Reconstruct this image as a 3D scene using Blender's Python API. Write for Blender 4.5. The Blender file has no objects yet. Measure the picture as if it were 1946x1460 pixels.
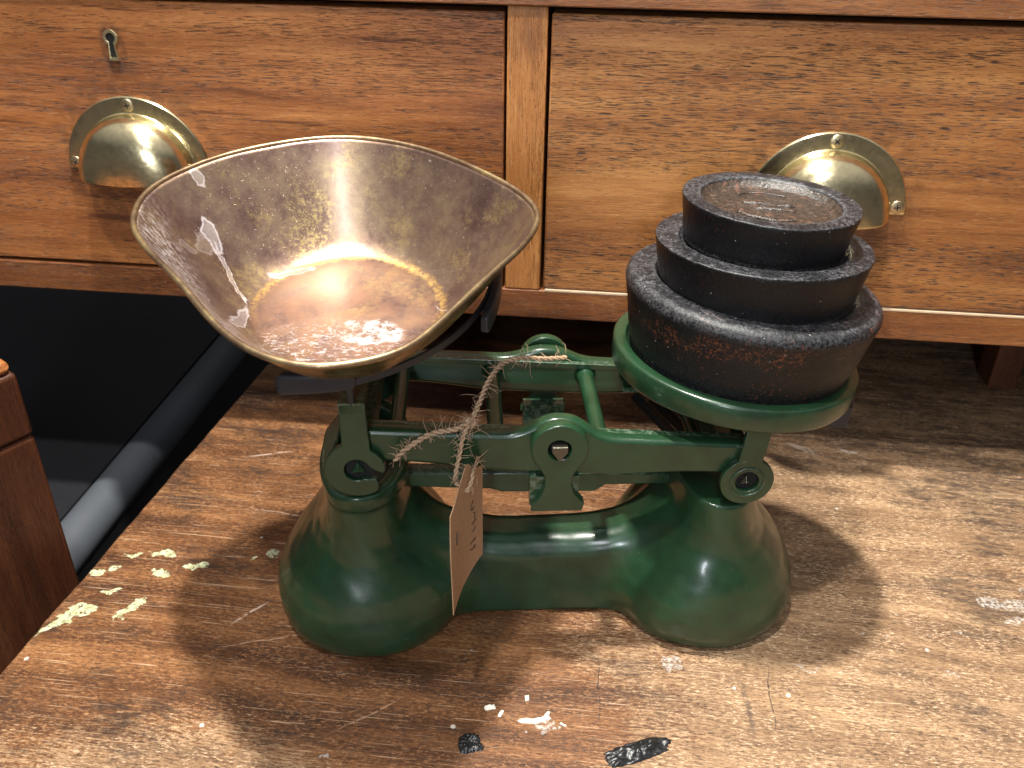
import bpy, bmesh, math, random
import numpy as np
from mathutils import Vector, Matrix
from mathutils.noise import noise as pnoise

random.seed(7)
K = 0.01                                     # everything below is written in centimetres
R = math.radians
C = bpy.context.scene.collection
sc = bpy.context.scene

# ------------------------------------------------------------------ camera
def cam_axes(pitch, yaw, roll):
    p, y, r = R(pitch), R(yaw), R(roll)
    f = Vector((math.sin(y)*math.cos(p), math.cos(y)*math.cos(p), -math.sin(p)))
    rt = Vector((math.cos(y), -math.sin(y), 0)); up = rt.cross(f)
    return math.cos(r)*rt + math.sin(r)*up, -math.sin(r)*rt + math.cos(r)*up, f
cd = bpy.data.cameras.new('camera'); cam = bpy.data.objects.new('camera', cd); C.objects.link(cam)
rt, up, fw = cam_axes(30.5642, -5.71435, 0.88442)
m = Matrix((rt, up, -fw)).transposed().to_4x4(); m.translation = Vector((0, 0, 0.415)); cam.matrix_world = m
cd.sensor_fit = 'HORIZONTAL'; cd.sensor_width = 36; cd.lens = 1700/1946*36
cd.clip_start = 0.01; cd.clip_end = 50
cd.dof.use_dof = True; cd.dof.focus_distance = 0.50; cd.dof.aperture_fstop = 16
sc.camera = cam

# ------------------------------------------------------------------ light
w = bpy.data.worlds.new('World'); sc.world = w; w.use_nodes = True
wt = w.node_tree; tcw = wt.nodes.new('ShaderNodeTexCoord'); sx = wt.nodes.new('ShaderNodeSeparateXYZ'); rpw = wt.nodes.new('ShaderNodeValToRGB')
wt.links.new(tcw.outputs['Generated'], sx.inputs[0]); wt.links.new(sx.outputs[2], rpw.inputs[0]); wt.links.new(rpw.outputs[0], wt.nodes['Background'].inputs[0])
for e_, (p_, c_) in zip([rpw.color_ramp.elements[0], rpw.color_ramp.elements.new(.3), rpw.color_ramp.elements[-1]], [(0.0, (.13, .12, .11, 1)), (.3, (.10, .103, .11, 1)), (.75, (.68, .69, .70, 1))]):
    e_.position = p_; e_.color = c_                # dim shop below, pale ceiling above
wt.nodes['Background'].inputs[1].default_value = 0.58
def lamp(name, loc, target, power, size, color, size_y=None):
    l = bpy.data.lights.new(name, 'AREA'); l.energy = power; l.size = size*K; l.color = color
    if size_y: l.shape = 'RECTANGLE'; l.size_y = size_y*K
    else: l.shape = 'DISK'
    o = bpy.data.objects.new(name, l); C.objects.link(o); o.location = Vector(loc)*K
    o.rotation_euler = (Vector(target)-Vector(loc)).to_track_quat('-Z', 'Y').to_euler()
    return o
lamp('ceiling_spot', (-13, 47, 150), (0, 45, 0), 37, 7, (1, 0.96, 0.87))
lamp('shop_spot', (-22, -5, 175), (5, 50, 10), 19, 8, (1, 0.96, 0.91))
lamp('added_highlight_strip', (-4, -92, 152), (-8, 45, 20), 9, 14, (0.90, 0.95, 1), 62)  # added strip lamp, shaped to lay a long cool sheen on pan and handles
lamp('shop_window', (-12, -150, 64), (0, 45, 8), 13, 18, (0.86, 0.93, 1), 44)
sc.view_settings.view_transform = 'Standard'; sc.view_settings.look = 'None'
sc.view_settings.exposure = 0.2; sc.view_settings.gamma = 1

# ------------------------------------------------------------------ node helper
class NT:
    def __init__(s, name):
        s.m = bpy.data.materials.new(name); s.m.use_nodes = True; s.t = s.m.node_tree
        s.b = s.t.nodes['Principled BSDF']; s.out = s.t.nodes['Material Output']
        tc = s.t.nodes.new('ShaderNodeTexCoord'); s.P = s.vm('SCALE', tc.outputs['Object'], scale=100.0)
    def L(s, a, inp):
        if isinstance(a, bpy.types.NodeSocket): s.t.links.new(a, inp)
        elif a is not None:
            if hasattr(inp.default_value, '__len__') and not hasattr(a, '__len__'): a = [a]*len(inp.default_value)
            if hasattr(a, '__len__') and len(a) == 3 and len(inp.default_value) == 4: a = (*a, 1)
            inp.default_value = a
    def vm(s, op, a, b=None, scale=None):
        n = s.t.nodes.new('ShaderNodeVectorMath'); n.operation = op; s.L(a, n.inputs[0])
        if b is not None: s.L(b, n.inputs[1])
        if scale is not None: s.L(scale, n.inputs['Scale'])
        return n.outputs['Value'] if op in ('LENGTH', 'DOT_PRODUCT', 'DISTANCE') else n.outputs[0]
    def ma(s, op, a, b=0.0, c=0.0):
        n = s.t.nodes.new('ShaderNodeMath'); n.operation = op
        s.L(a, n.inputs[0]); s.L(b, n.inputs[1]); s.L(c, n.inputs[2]); return n.outputs[0]
    def mp(s, v, loc=(0,0,0), rot=(0,0,0), scl=(1,1,1)):
        n = s.t.nodes.new('ShaderNodeMapping'); s.L(v, n.inputs[0])
        n.inputs[1].default_value = loc; n.inputs[2].default_value = [R(a) for a in rot]; n.inputs[3].default_value = scl
        return n.outputs[0]
    def noi(s, v, scale=1, detail=4, rough=.55, dist=0):
        n = s.t.nodes.new('ShaderNodeTexNoise'); s.L(v, n.inputs['Vector']); n.inputs['Scale'].default_value = scale
        n.inputs['Detail'].default_value = detail; n.inputs['Roughness'].default_value = rough; n.inputs['Distortion'].default_value = dist
        return n.outputs[0]
    def noic(s, v, scale=1, detail=3):
        n = s.t.nodes.new('ShaderNodeTexNoise'); s.L(v, n.inputs['Vector']); n.inputs['Scale'].default_value = scale
        n.inputs['Detail'].default_value = detail; return n.outputs[1]
    def vor(s, v, scale=1, feat='F1', rnd=1):
        n = s.t.nodes.new('ShaderNodeTexVoronoi'); s.L(v, n.inputs['Vector']); n.inputs['Scale'].default_value = scale
        n.feature = feat; n.inputs['Randomness'].default_value = rnd; return n.outputs[0]
    def ss(s, v, a, b, lo=0.0, hi=1.0):
        n = s.t.nodes.new('ShaderNodeMapRange'); n.interpolation_type = 'SMOOTHSTEP'; s.L(v, n.inputs[0])
        s.L(a, n.inputs[1]); s.L(b, n.inputs[2]); s.L(lo, n.inputs[3]); s.L(hi, n.inputs[4]); return n.outputs[0]
    def ramp(s, v, stops):
        n = s.t.nodes.new('ShaderNodeValToRGB'); s.L(v, n.inputs[0]); e = n.color_ramp.elements
        while len(e) < len(stops): e.new(.5)
        for k, (p, c) in enumerate(stops): e[k].position = p; e[k].color = (*c, 1)
        return n.outputs[0]
    def mix(s, f, a, b, mode='MIX'):
        n = s.t.nodes.new('ShaderNodeMix'); n.data_type = 'RGBA'; n.blend_type = mode
        s.L(f, n.inputs[0]); s.L(a, n.inputs[6]); s.L(b, n.inputs[7]); return n.outputs[2]
    def sep(s, v):
        n = s.t.nodes.new('ShaderNodeSeparateXYZ'); s.L(v, n.inputs[0]); return n.outputs
    def bump(s, h, dist, strength=1.0, prev=None):
        n = s.t.nodes.new('ShaderNodeBump'); s.L(h, n.inputs['Height']); n.inputs['Strength'].default_value = strength
        n.inputs['Distance'].default_value = dist*K
        if prev is not None: s.L(prev, n.inputs['Normal'])
        return n.outputs[0]
    def blob(s, v, x, y, rx, ry, rot=0):     # 0 at the centre of an ellipse, 1 at its rim
        q = s.mp(v, (0,0,0), (0,0,0)); q = s.vm('SUBTRACT', q, (x, y, 0))
        q = s.mp(q, rot=(0, 0, -rot)); q = s.vm('DIVIDE', q, (rx, ry, 1e6)); return s.vm('LENGTH', q)
    def fin(s, col, rough, nrm=None, metal=0, spec=.5, coat=0, coat_r=.1):
        s.L(col, s.b.inputs['Base Color']); s.L(rough, s.b.inputs['Roughness']); s.L(metal, s.b.inputs['Metallic'])
        s.L(spec, s.b.inputs['Specular IOR Level']); s.L(coat, s.b.inputs['Coat Weight']); s.L(coat_r, s.b.inputs['Coat Roughness'])
        if nrm is not None: s.L(nrm, s.b.inputs['Normal'])
        return s.m

# ------------------------------------------------------------------ materials
def mat_oak(name, tint=(1,1,1), pores=1.0, vert=False, shift=0.0, dark=0.0, figure=0.0, grime=()):
    n = NT(name); P = n.mp(n.P, (shift, shift*.7, shift*1.3))
    # long direction -> first axis
    Q = n.mp(P, rot=(0, 90, 0)) if vert else P
    st = lambda a, b: n.mp(Q, scl=(a, b, b))
    warp = n.noic(st(.035, .10), 1, 2)
    Qw = n.vm('ADD', Q, n.vm('MULTIPLY', n.vm('SUBTRACT', warp, (.5,.5,.5)), (0, 1.5, 1.5)))
    sw = lambda a, b: n.mp(Qw, scl=(a, b, b))
    big = n.noi(sw(.03, .16), 1, 3, .5)
    bands = n.noi(sw(.06, .9), 1, 5, .6)
    fine = n.noi(sw(.40, 13), 1, 4, .75)
    v = n.ma('ADD', n.ma('MULTIPLY', big, .45), n.ma('ADD', n.ma('MULTIPLY', bands, .27), n.ma('MULTIPLY', fine, .28)))
    T = lambda c: tuple(a*b*g for a, b, g in zip(c, tint, (1.06, 1.03, .88)))
    col = n.ramp(v, [(.37, T((.10, .032, .010))), (.45, T((.24, .086, .026))), (.53, T((.37, .148, .046))), (.62, T((.52, .245, .088)))])
    # ring-porous bands: short black dashes
    zone = n.ss(n.noi(sw(.03, .42), 1, 3, .6), .34, .60)
    sq = lambda a, b: n.mp(n.vm('ADD', n.vm('SCALE', Qw, scale=.25), n.vm('SCALE', Q, scale=.75)), scl=(a, b, b))
    d1 = n.noi(sq(1.0, 19), 1, 2, .5); d2 = n.noi(sq(1.9, 24), 1.5, 3, .6)
    dash = n.ma('MAXIMUM', n.ss(d1, n.ma('SUBTRACT', .69, n.ma('MULTIPLY', zone, .135)), n.ma('SUBTRACT', .73, n.ma('MULTIPLY', zone, .13))),
                n.ma('MULTIPLY', n.ss(d2, n.ma('SUBTRACT', .64, n.ma('MULTIPLY', zone, .07)), .70), .6))
    col = n.mix(n.ma('MULTIPLY', dash, .9*pores), col, (.018, .009, .006))
    lt = n.ss(n.noi(n.mp(Qw, (3,9,4), scl=(1.3, 20, 20)), 1, 2, .5), .61, .69)
    col = n.mix(n.ma('MULTIPLY', lt, .40), col, T((.60, .36, .19)))
    if figure:
        F = n.mp(Q, rot=(0, -9, 0), scl=(.10, 1, 1.5))
        fg = n.ss(n.noi(F, 1, 5, .65, .4), .55, .66)
        col = n.mix(n.ma('MULTIPLY', fg, .6*figure), col, T((.11, .036, .012)))
    stain = n.ss(n.noi(n.mp(Q, (7,1,2), scl=(.10,.3,.3)), 1, 5, .65), .60, .72)
    col = n.mix(n.ma('MULTIPLY', stain, .35+dark), col, (.045, .02, .011))
    for (gx, gz, ra_, rb_) in grime:            # handled dirt round the fittings
        g_ = n.vm('LENGTH', n.vm('DIVIDE', n.vm('SUBTRACT', n.P, (gx, 0, gz)), (ra_, 1e6, rb_)))
        g_ = n.ma('MULTIPLY', n.ss(g_, 1.25, .85), n.ss(n.noi(n.P, 1.1, 5, .7), .30, .62))
        col = n.mix(n.ma('MULTIPLY', g_, .75 if ra_ < 2 else .45), col, (.035, .015, .008))
    h = n.ma('SUBTRACT', n.ma('MULTIPLY', fine, .5), dash)
    bp = n.bump(h, .03, .9)
    bp = n.bump(n.noi(sw(.3, 2.2), 1, 4), .05, .4, bp)
    rg = n.ma('ADD', .36, n.ma('MULTIPLY', n.noi(sw(.2, 2), 1, 4), .22))
    return n.fin(col, rg, bp, spec=.45)

def mat_table():
    n = NT('worn_table_wood'); P = n.vm('ADD', n.P, (0, 45, 0))
    warp = n.noic(n.mp(P, scl=(.05, .09, .09)), 1, 3)
    Q = n.vm('ADD', P, n.vm('MULTIPLY', n.vm('SUBTRACT', warp, (.5,.5,.5)), (3.5, 4.0, 0)))
    Q = n.mp(Q, rot=(0, 0, 3))
    st = lambda a, b: n.mp(Q, scl=(a, b, b))
    x, y, _ = n.sep(P)
    bands = n.noi(st(.04, .55), 1, 5, .62); fine = n.noi(st(.8, 9), 1, 5, .75); big = n.noi(n.mp(P, (4,2,0)), .07, 4, .6)
    speck = n.noi(n.mp(P, scl=(.7, 1.4, 1)), 4.2, 6, .85)
    grit = n.noi(n.mp(P, (5,1,0), (0,0,4), (2.6, 9, 1)), 1, 3, .7); grit2 = n.noi(n.mp(P, (1,8,0), (0,0,70), (2.2, 8, 1)), 1, 3, .7)
    v = n.ma('ADD', n.ma('MULTIPLY', bands, .34), n.ma('ADD', n.ma('MULTIPLY', fine, .24), n.ma('ADD', n.ma('MULTIPLY', speck, .26), n.ma('MULTIPLY', grit, .16))))
    red = n.ramp(v, [(.39, (.020, .010, .006)), (.44, (.066, .027, .012)), (.50, (.135, .055, .021)), (.56, (.25, .112, .043)), (.63, (.44, .24, .11))])
    tan = n.ramp(v, [(.39, (.045, .026, .014)), (.44, (.125, .068, .034)), (.50, (.225, .128, .064)), (.55, (.33, .200, .104)), (.62, (.52, .35, .20))])
    # where the finish has gone: right side and front edge, broken up in flecks
    wr = n.ma('SUBTRACT', n.ma('ADD', n.ss(x, -8, 14), n.ma('MULTIPLY', n.ss(y, 34.5, 27.5), .75)), n.ma('MULTIPLY', n.ss(n.blob(P, -4.5, 31.5, 9, 8, 20), 1.1, .2), .7))  # blob holds the wear back: darker wood plus painted pan shadow
    cross = n.noi(n.mp(P, (1,5,0), (0,0,58), (.55, 7, 1)), 1, 4, .65)
    wn = n.ma('ADD', n.ma('MULTIPLY', n.ma('SUBTRACT', big, .5), 1.7), n.ma('ADD', n.ma('MULTIPLY', n.ma('SUBTRACT', fine, .5), 1.1), n.ma('ADD', n.ma('MULTIPLY', n.ma('SUBTRACT', speck, .5), 1.6), n.ma('MULTIPLY', n.ma('SUBTRACT', cross, .5), .8))))
    wear = n.ss(n.ma('ADD', wr, wn), .40, .70)
    col = n.mix(wear, red, tan)
    lf = n.ma('MULTIPLY', n.ss(n.ma('MAXIMUM', grit, grit2), .575, .625), n.ss(n.noi(P, .45, 5, .7), .40, .56))
    col = n.mix(n.ma('MULTIPLY', lf, .72), col, n.mix(wear, (.33, .165, .078), (.62, .45, .29)))
    df = n.ma('MULTIPLY', n.ss(n.ma('MINIMUM', grit, grit2), .425, .38), n.ss(n.noi(n.mp(P, (6,6,0)), .4, 6, .75), .40, .56))
    col = n.mix(n.ma('MULTIPLY', df, .8), col, (.05, .028, .017))
    # dark grime, denser at left, back and far right; back also paints cabinet shade
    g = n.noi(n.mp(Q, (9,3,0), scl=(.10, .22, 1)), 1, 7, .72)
    dirt_shade = n.ma('ADD', n.ma('MULTIPLY', n.ss(x, 16, 32), .085), n.ma('ADD', n.ma('MULTIPLY', n.ss(x, -14, -30), .075), n.ma('MULTIPLY', n.ss(y, 50, 64), .085)))
    grime = n.ss(n.ma('ADD', g, dirt_shade), .56, .68)
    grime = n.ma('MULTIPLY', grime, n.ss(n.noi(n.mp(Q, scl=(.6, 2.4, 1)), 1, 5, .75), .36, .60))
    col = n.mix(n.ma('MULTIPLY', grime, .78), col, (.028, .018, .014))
    spots = n.ss(n.noi(P, .75, 5, .7), .70, .76)
    col = n.mix(n.ma('MULTIPLY', spots, .75), col, (.022, .013, .010))
    # pits with dark dirt in the grain on the right
    pit = n.ma('MULTIPLY', n.ss(n.noi(n.mp(Q, (2,2,0), scl=(1.5, 6.5, 1)), 1, 4, .7), .585, .66), n.ss(n.noi(P, .22, 4, .6), .42, .62))
    col = n.mix(n.ma('MULTIPLY', pit, .72), col, (.05, .028, .017))
    # scratches, light and dark, in several directions
    sc_h = 0.0
    for k, (rot, ln, wd, th, c, s_) in enumerate([(8, .05, 6.2, .72, (.50,.32,.19), .12), (62, .10, 8.0, .65, (.58,.38,.23), .5), (94, .06, 8.0, .66, (.58,.38,.23), .45),
                                         (-35, .10, 3.4, .695, (.65,.45,.30), .55), (83, .045, 2.6, .725, (.03,.018,.012), .85), (40, .12, 4.5, .69, (.05,.03,.02), .5),
                                         (120, .14, 9.0, .64, (.58,.39,.24), .5), (74, .06, 9.0, .66, (.04,.022,.014), .6), (-12, .07, 9.0, .66, (.04,.022,.014), .5), (24, .2, 9.5, .665, (.52,.34,.20), .35)]):
        q = n.noi(n.mp(P, (k*7.3, k*3.1, 0), (0, 0, rot), (ln, wd, 1)), 1, 2, .5, .15)
        msk = n.ma('MULTIPLY', n.ss(q, th, th+.035), n.ss(n.noi(n.mp(P, (k*3,0,0)), .35, 3), .44, .58))
        col = n.mix(n.ma('MULTIPLY', msk, s_), col, c); sc_h = n.ma('ADD', sc_h, msk)
    for (x0, y0, x1, y1, wd, c, s_) in [(1.6,39.3,1.8,32.6,.035,(.02,.012,.01),.9), (10.1,38.5,10.3,33.0,.16,(.04,.03,.025),.55), (11.7,40,11.5,33.2,.04,(.03,.02,.015),.8),
                                        (-27.5,55.6,-22.8,57.3,.10,(.62,.48,.38),.5), (-21.4,38.2,-19.4,40.7,.09,(.62,.46,.36),.75), (16.4,63.5,19.0,61.8,.30,(.55,.5,.45),.35), (20.5,62.9,22.3,62.4,.14,(.6,.56,.52),.6),
                                        (-27,50,-15,48.6,.06,(.6,.42,.3),.4), (-22,36.2,-15,38.6,.05,(.6,.42,.3),.45), (-13,31,-9,34.5,.05,(.5,.33,.22),.5)]:
        cx, cy = (x0+x1)/2, (y0+y1)/2; ln = math.hypot(x1-x0, y1-y0)/2; an = math.degrees(math.atan2(y1-y0, x1-x0))
        d = n.blob(n.vm('ADD', P, n.vm('MULTIPLY', n.vm('SUBTRACT', n.noic(P, .5, 2), (.5,.5,.5)), (.5,.5,0))), cx, cy, ln, wd*1.5, an)
        msk = n.ma('MULTIPLY', n.ss(d, 1.0, .4), n.ss(n.noi(P, 2.5, 3), .36, .5))
        col = n.mix(n.ma('MULTIPLY', msk, s_), col, c)
    # paint left on the top: pale green at the left end, white at the right
    Pw = n.vm('ADD', P, n.vm('MULTIPLY', n.vm('SUBTRACT', n.noic(n.mp(P, scl=(1,1,1)), 1.1, 5), (.5,.5,.5)), (2.0, 1.7, 0)))
    pm = 0.0
    for (x0, y0, rx, ry, a) in [(-31.9,37.2,1.25,.40,50), (-31.1,38.4,.85,.5,15), (-31.9,41.7,.55,.42,20), (-31.0,42.2,.35,.22,60), (-28.1,38.9,1.25,.32,62), (-28.2,44.1,.75,.36,10),
                                (-25.6,43.1,.8,.30,15), (-27.6,42.1,.5,.34,0), (-28.2,42.5,.25,.2,0), (-30.1,40.3,.6,.18,40), (-20.7,44.9,.36,.2,-40), (-30.2,43.6,.6,.14,20), (-22.0,44.6,.3,.1,0)]:
        pm = n.ma('MAXIMUM', pm, n.ss(n.blob(Pw, x0, y0, rx, ry, a), 1.08, .92))
    flk = n.ss(n.noi(P, 3.6, 6, .8), .40, .47)
    pm = n.ma('MULTIPLY', pm, flk)
    pcol = n.mix(n.ss(n.noi(P, 2, 4), .35, .65), (.38, .39, .21), (.56, .57, .38))
    rimm = n.ma('MULTIPLY', pm, 1.0)
    col = n.mix(rimm, col, pcol)
    wm = 0.0
    for (x0, y0, rx, ry, a) in [(26.9,46.1,.85,.6,10), (28.6,46.0,1.0,.42,0), (28.0,44.7,1.1,.25,0), (14.2,39.1,.16,.8,90), (-12.7,29.8,.34,.28,0), (19.5,42.4,.3,.1,0), (22.6,39.6,.45,.14,0), (24.3,43.0,.3,.1,0), (-1.1,33.2,.6,.5,0), (6.0,38.6,.8,.5,60),
                                (29.5,47.6,.5,.2,0), (20.6,44.1,.18,.1,0), (18.0,42.2,.2,.1,0)]:
        wm = n.ma('MAXIMUM', wm, n.ss(n.blob(Pw, x0, y0, rx, ry, a), 1.1, .8))
    wm = n.ma('MULTIPLY', wm, n.ss(n.noi(P, 4.5, 4, .7), .40, .62))
    col = n.mix(n.ma('MULTIPLY', wm, .65), col, (.60, .56, .51))
    dots = n.ss(n.vor(n.mp(P, (3,3,0)), .42), .075, .045)
    dots = n.ma('MULTIPLY', dots, n.ss(n.noi(P, .5, 2), .47, .55))
    col = n.mix(n.ma('MULTIPLY', dots, .75), col, (.62, .56, .50))
    h = n.ma('SUBTRACT', n.ma('ADD', n.ma('MULTIPLY', fine, .6), n.ma('MULTIPLY', speck, .5)), n.ma('ADD', n.ma('MULTIPLY', pit, .8), n.ma('MULTIPLY', sc_h, .25)))
    h = n.ma('ADD', h, n.ma('MULTIPLY', n.ma('MAXIMUM', pm, wm), .8))
    bp = n.bump(h, .035, .8); bp = n.bump(n.noi(P, .35, 3), .12, .5, bp)
    rg = n.ma('ADD', n.ma('ADD', .34, n.ma('MULTIPLY', wear, .2)), n.ma('MULTIPLY', speck, .22))
    return n.fin(col, rg, bp, spec=.42)

def mat_green():
    n = NT('green_enamel'); P = n.P
    big = n.noi(P, .35, 4, .6)
    col = n.ramp(big, [(.3, (.007, .027, .011)), (.7, (.014, .049, .020))])
    dust = n.ss(n.noi(P, 9, 3, .8), .60, .74)
    nz = n.sep(n.t.nodes.new('ShaderNodeNewGeometry').outputs['Normal'])[2]
    col = n.mix(n.ma('MULTIPLY', dust, n.ma('MULTIPLY', n.ss(nz, .35, .95), .35)), col, (.20, .33, .23))
    chips = n.ss(n.noi(P, 3.3, 4, .7), .765, .785)
    col = n.mix(n.ma('MULTIPLY', chips, .8), col, (.33, .40, .33))
    geo = n.t.nodes.new('ShaderNodeNewGeometry')
    ed = n.ma('MULTIPLY', n.ss(geo.outputs['Pointiness'], .535, .60), n.ss(n.noi(P, 3.5, 5, .75), .46, .60))
    col = n.mix(n.ma('MULTIPLY', ed, .5), col, (.16, .20, .15))
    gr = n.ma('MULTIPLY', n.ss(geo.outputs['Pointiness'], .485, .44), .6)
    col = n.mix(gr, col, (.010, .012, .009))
    dirt = n.ma('MULTIPLY', n.ss(n.noi(P, .55, 6, .75), .54, .68), .45)
    col = n.mix(dirt, col, (.012, .020, .014))
    hair = n.ss(n.noi(n.mp(P, rot=(20, 50, 35), scl=(.25, 6, 6)), 1, 2), .74, .77)
    col = n.mix(n.ma('MULTIPLY', hair, .30), col, (.25, .36, .28))
    bp = n.bump(n.noi(P, 1.1, 4, .55), .035, .55); bp = n.bump(n.noi(P, 16, 2), .004, .5, bp)
    rg = n.ma('ADD', .22, n.ma('MULTIPLY', n.noi(P, 1.6, 5, .7), .24))
    return n.fin(col, rg, bp, spec=.42, coat=.4, coat_r=.16)

def mat_iron(name, rust=.5, rough=.42):
    n = NT(name); P = n.P
    sp = n.noi(P, 5, 6, .8)
    col = n.ramp(sp, [(.35, (.003, .003, .004)), (.6, (.007, .007, .008)), (.75, (.022, .022, .025))])
    nz = n.sep(n.t.nodes.new('ShaderNodeNewGeometry').outputs['Normal'])[2]
    worn = n.ma('MULTIPLY', n.ss(nz, .45, .95), n.ma('MULTIPLY', n.ss(n.noi(P, 5.5, 6, .85), .44, .62), n.ss(n.noi(P, .9, 4, .7), .36, .62, .25, 1.0)))
    col = n.mix(n.ma('MULTIPLY', worn, .6), col, (.17, .17, .185))
    geo = n.t.nodes.new('ShaderNodeNewGeometry')
    edge = n.ma('MULTIPLY', n.ss(geo.outputs['Pointiness'], .514, .555), n.ss(n.noi(P, 6, 4, .7), .42, .58))
    col = n.mix(n.ma('MULTIPLY', edge, .55), col, (.34, .34, .35))
    pz = n.sep(P)[2]
    band = n.ma('MULTIPLY', n.ss(n.ma('ABSOLUTE', n.ma('SUBTRACT', pz, 3.5)), 1.0, .2), .10 if rust > .5 else 0)
    rz = n.ma('MULTIPLY', n.ss(n.ma('ADD', n.noi(P, .45, 3), band), .46, .62), n.ss(n.ma('ADD', n.noi(P, 5.5, 4, .8), n.ma('MULTIPLY', band, .6)), .57, .66))
    col = n.mix(n.ma('MULTIPLY', rz, rust), col, (.20, .062, .026))
    dust = n.ss(n.vor(P, 2.6), .11, .05)
    dust = n.ma('MULTIPLY', dust, n.ss(n.noi(P, 2, 2), .5, .6))
    col = n.mix(n.ma('MULTIPLY', dust, .75), col, (.5, .45, .42))
    bp = n.bump(n.noi(P, 7, 4, .7), .05, .55); bp = n.bump(n.noi(P, 1.2, 3), .06, .5, bp)
    rg = n.ma('ADD', rough-.08, n.ma('MULTIPLY', n.noi(P, 4, 5, .75), .3))
    return n.fin(col, rg, bp, spec=.34)

def mat_weight_top():
    n = NT('rusty_recess_iron'); P = n.P
    col = n.ramp(n.noi(P, 3.5, 6, .8), [(.35, (.016, .012, .010)), (.55, (.05, .035, .026)), (.72, (.12, .085, .06))])
    rz = n.ss(n.noi(P, 2.0, 5, .75), .55, .68)
    col = n.mix(n.ma('MULTIPLY', rz, .5), col, (.22, .085, .04))
    d = n.ss(n.noi(n.mp(P, rot=(0,0,20), scl=(1, 3.5, 1)), 2.4, 5, .75), .60, .68)
    col = n.mix(n.ma('MULTIPLY', d, .5), col, (.42, .36, .30))
    bp = n.bump(n.noi(P, 4, 5, .7), .08, .9)
    return n.fin(col, n.ma('ADD', .25, n.ma('MULTIPLY', rz, .35)), bp, spec=.6)

def mat_brass(name='polished_brass', rough=.17, col=(.90, .76, .46)):
    n = NT(name); P = n.P
    c = n.mix(n.ss(n.noi(P, .9, 5, .7), .45, .7), col, tuple(a*.78 for a in col))
    bp = n.bump(n.noi(P, .8, 2), .06, .35); bp = n.bump(n.noi(n.mp(P, scl=(.6, 9, 9)), 1, 3), .004, .5, bp)
    return n.fin(c, n.ma('ADD', rough-.04, n.ma('MULTIPLY', n.noi(P, 3, 4, .7), .16)), bp, metal=1)

def mat_plain(name, col, rough=.5, metal=0, bumpd=.02, bs=3.0, var=.25, spec=.5):
    n = NT(name); P = n.P
    c = n.mix(n.noi(P, bs*.4, 4, .7), tuple(a*(1-var) for a in col), tuple(min(1, a*(1+var)) for a in col))
    return n.fin(c, n.ma('ADD', rough-.06, n.ma('MULTIPLY', n.noi(P, bs, 4, .7), .14)), n.bump(n.noi(P, bs, 4, .6), bumpd, .6), metal=metal, spec=spec)

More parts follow.
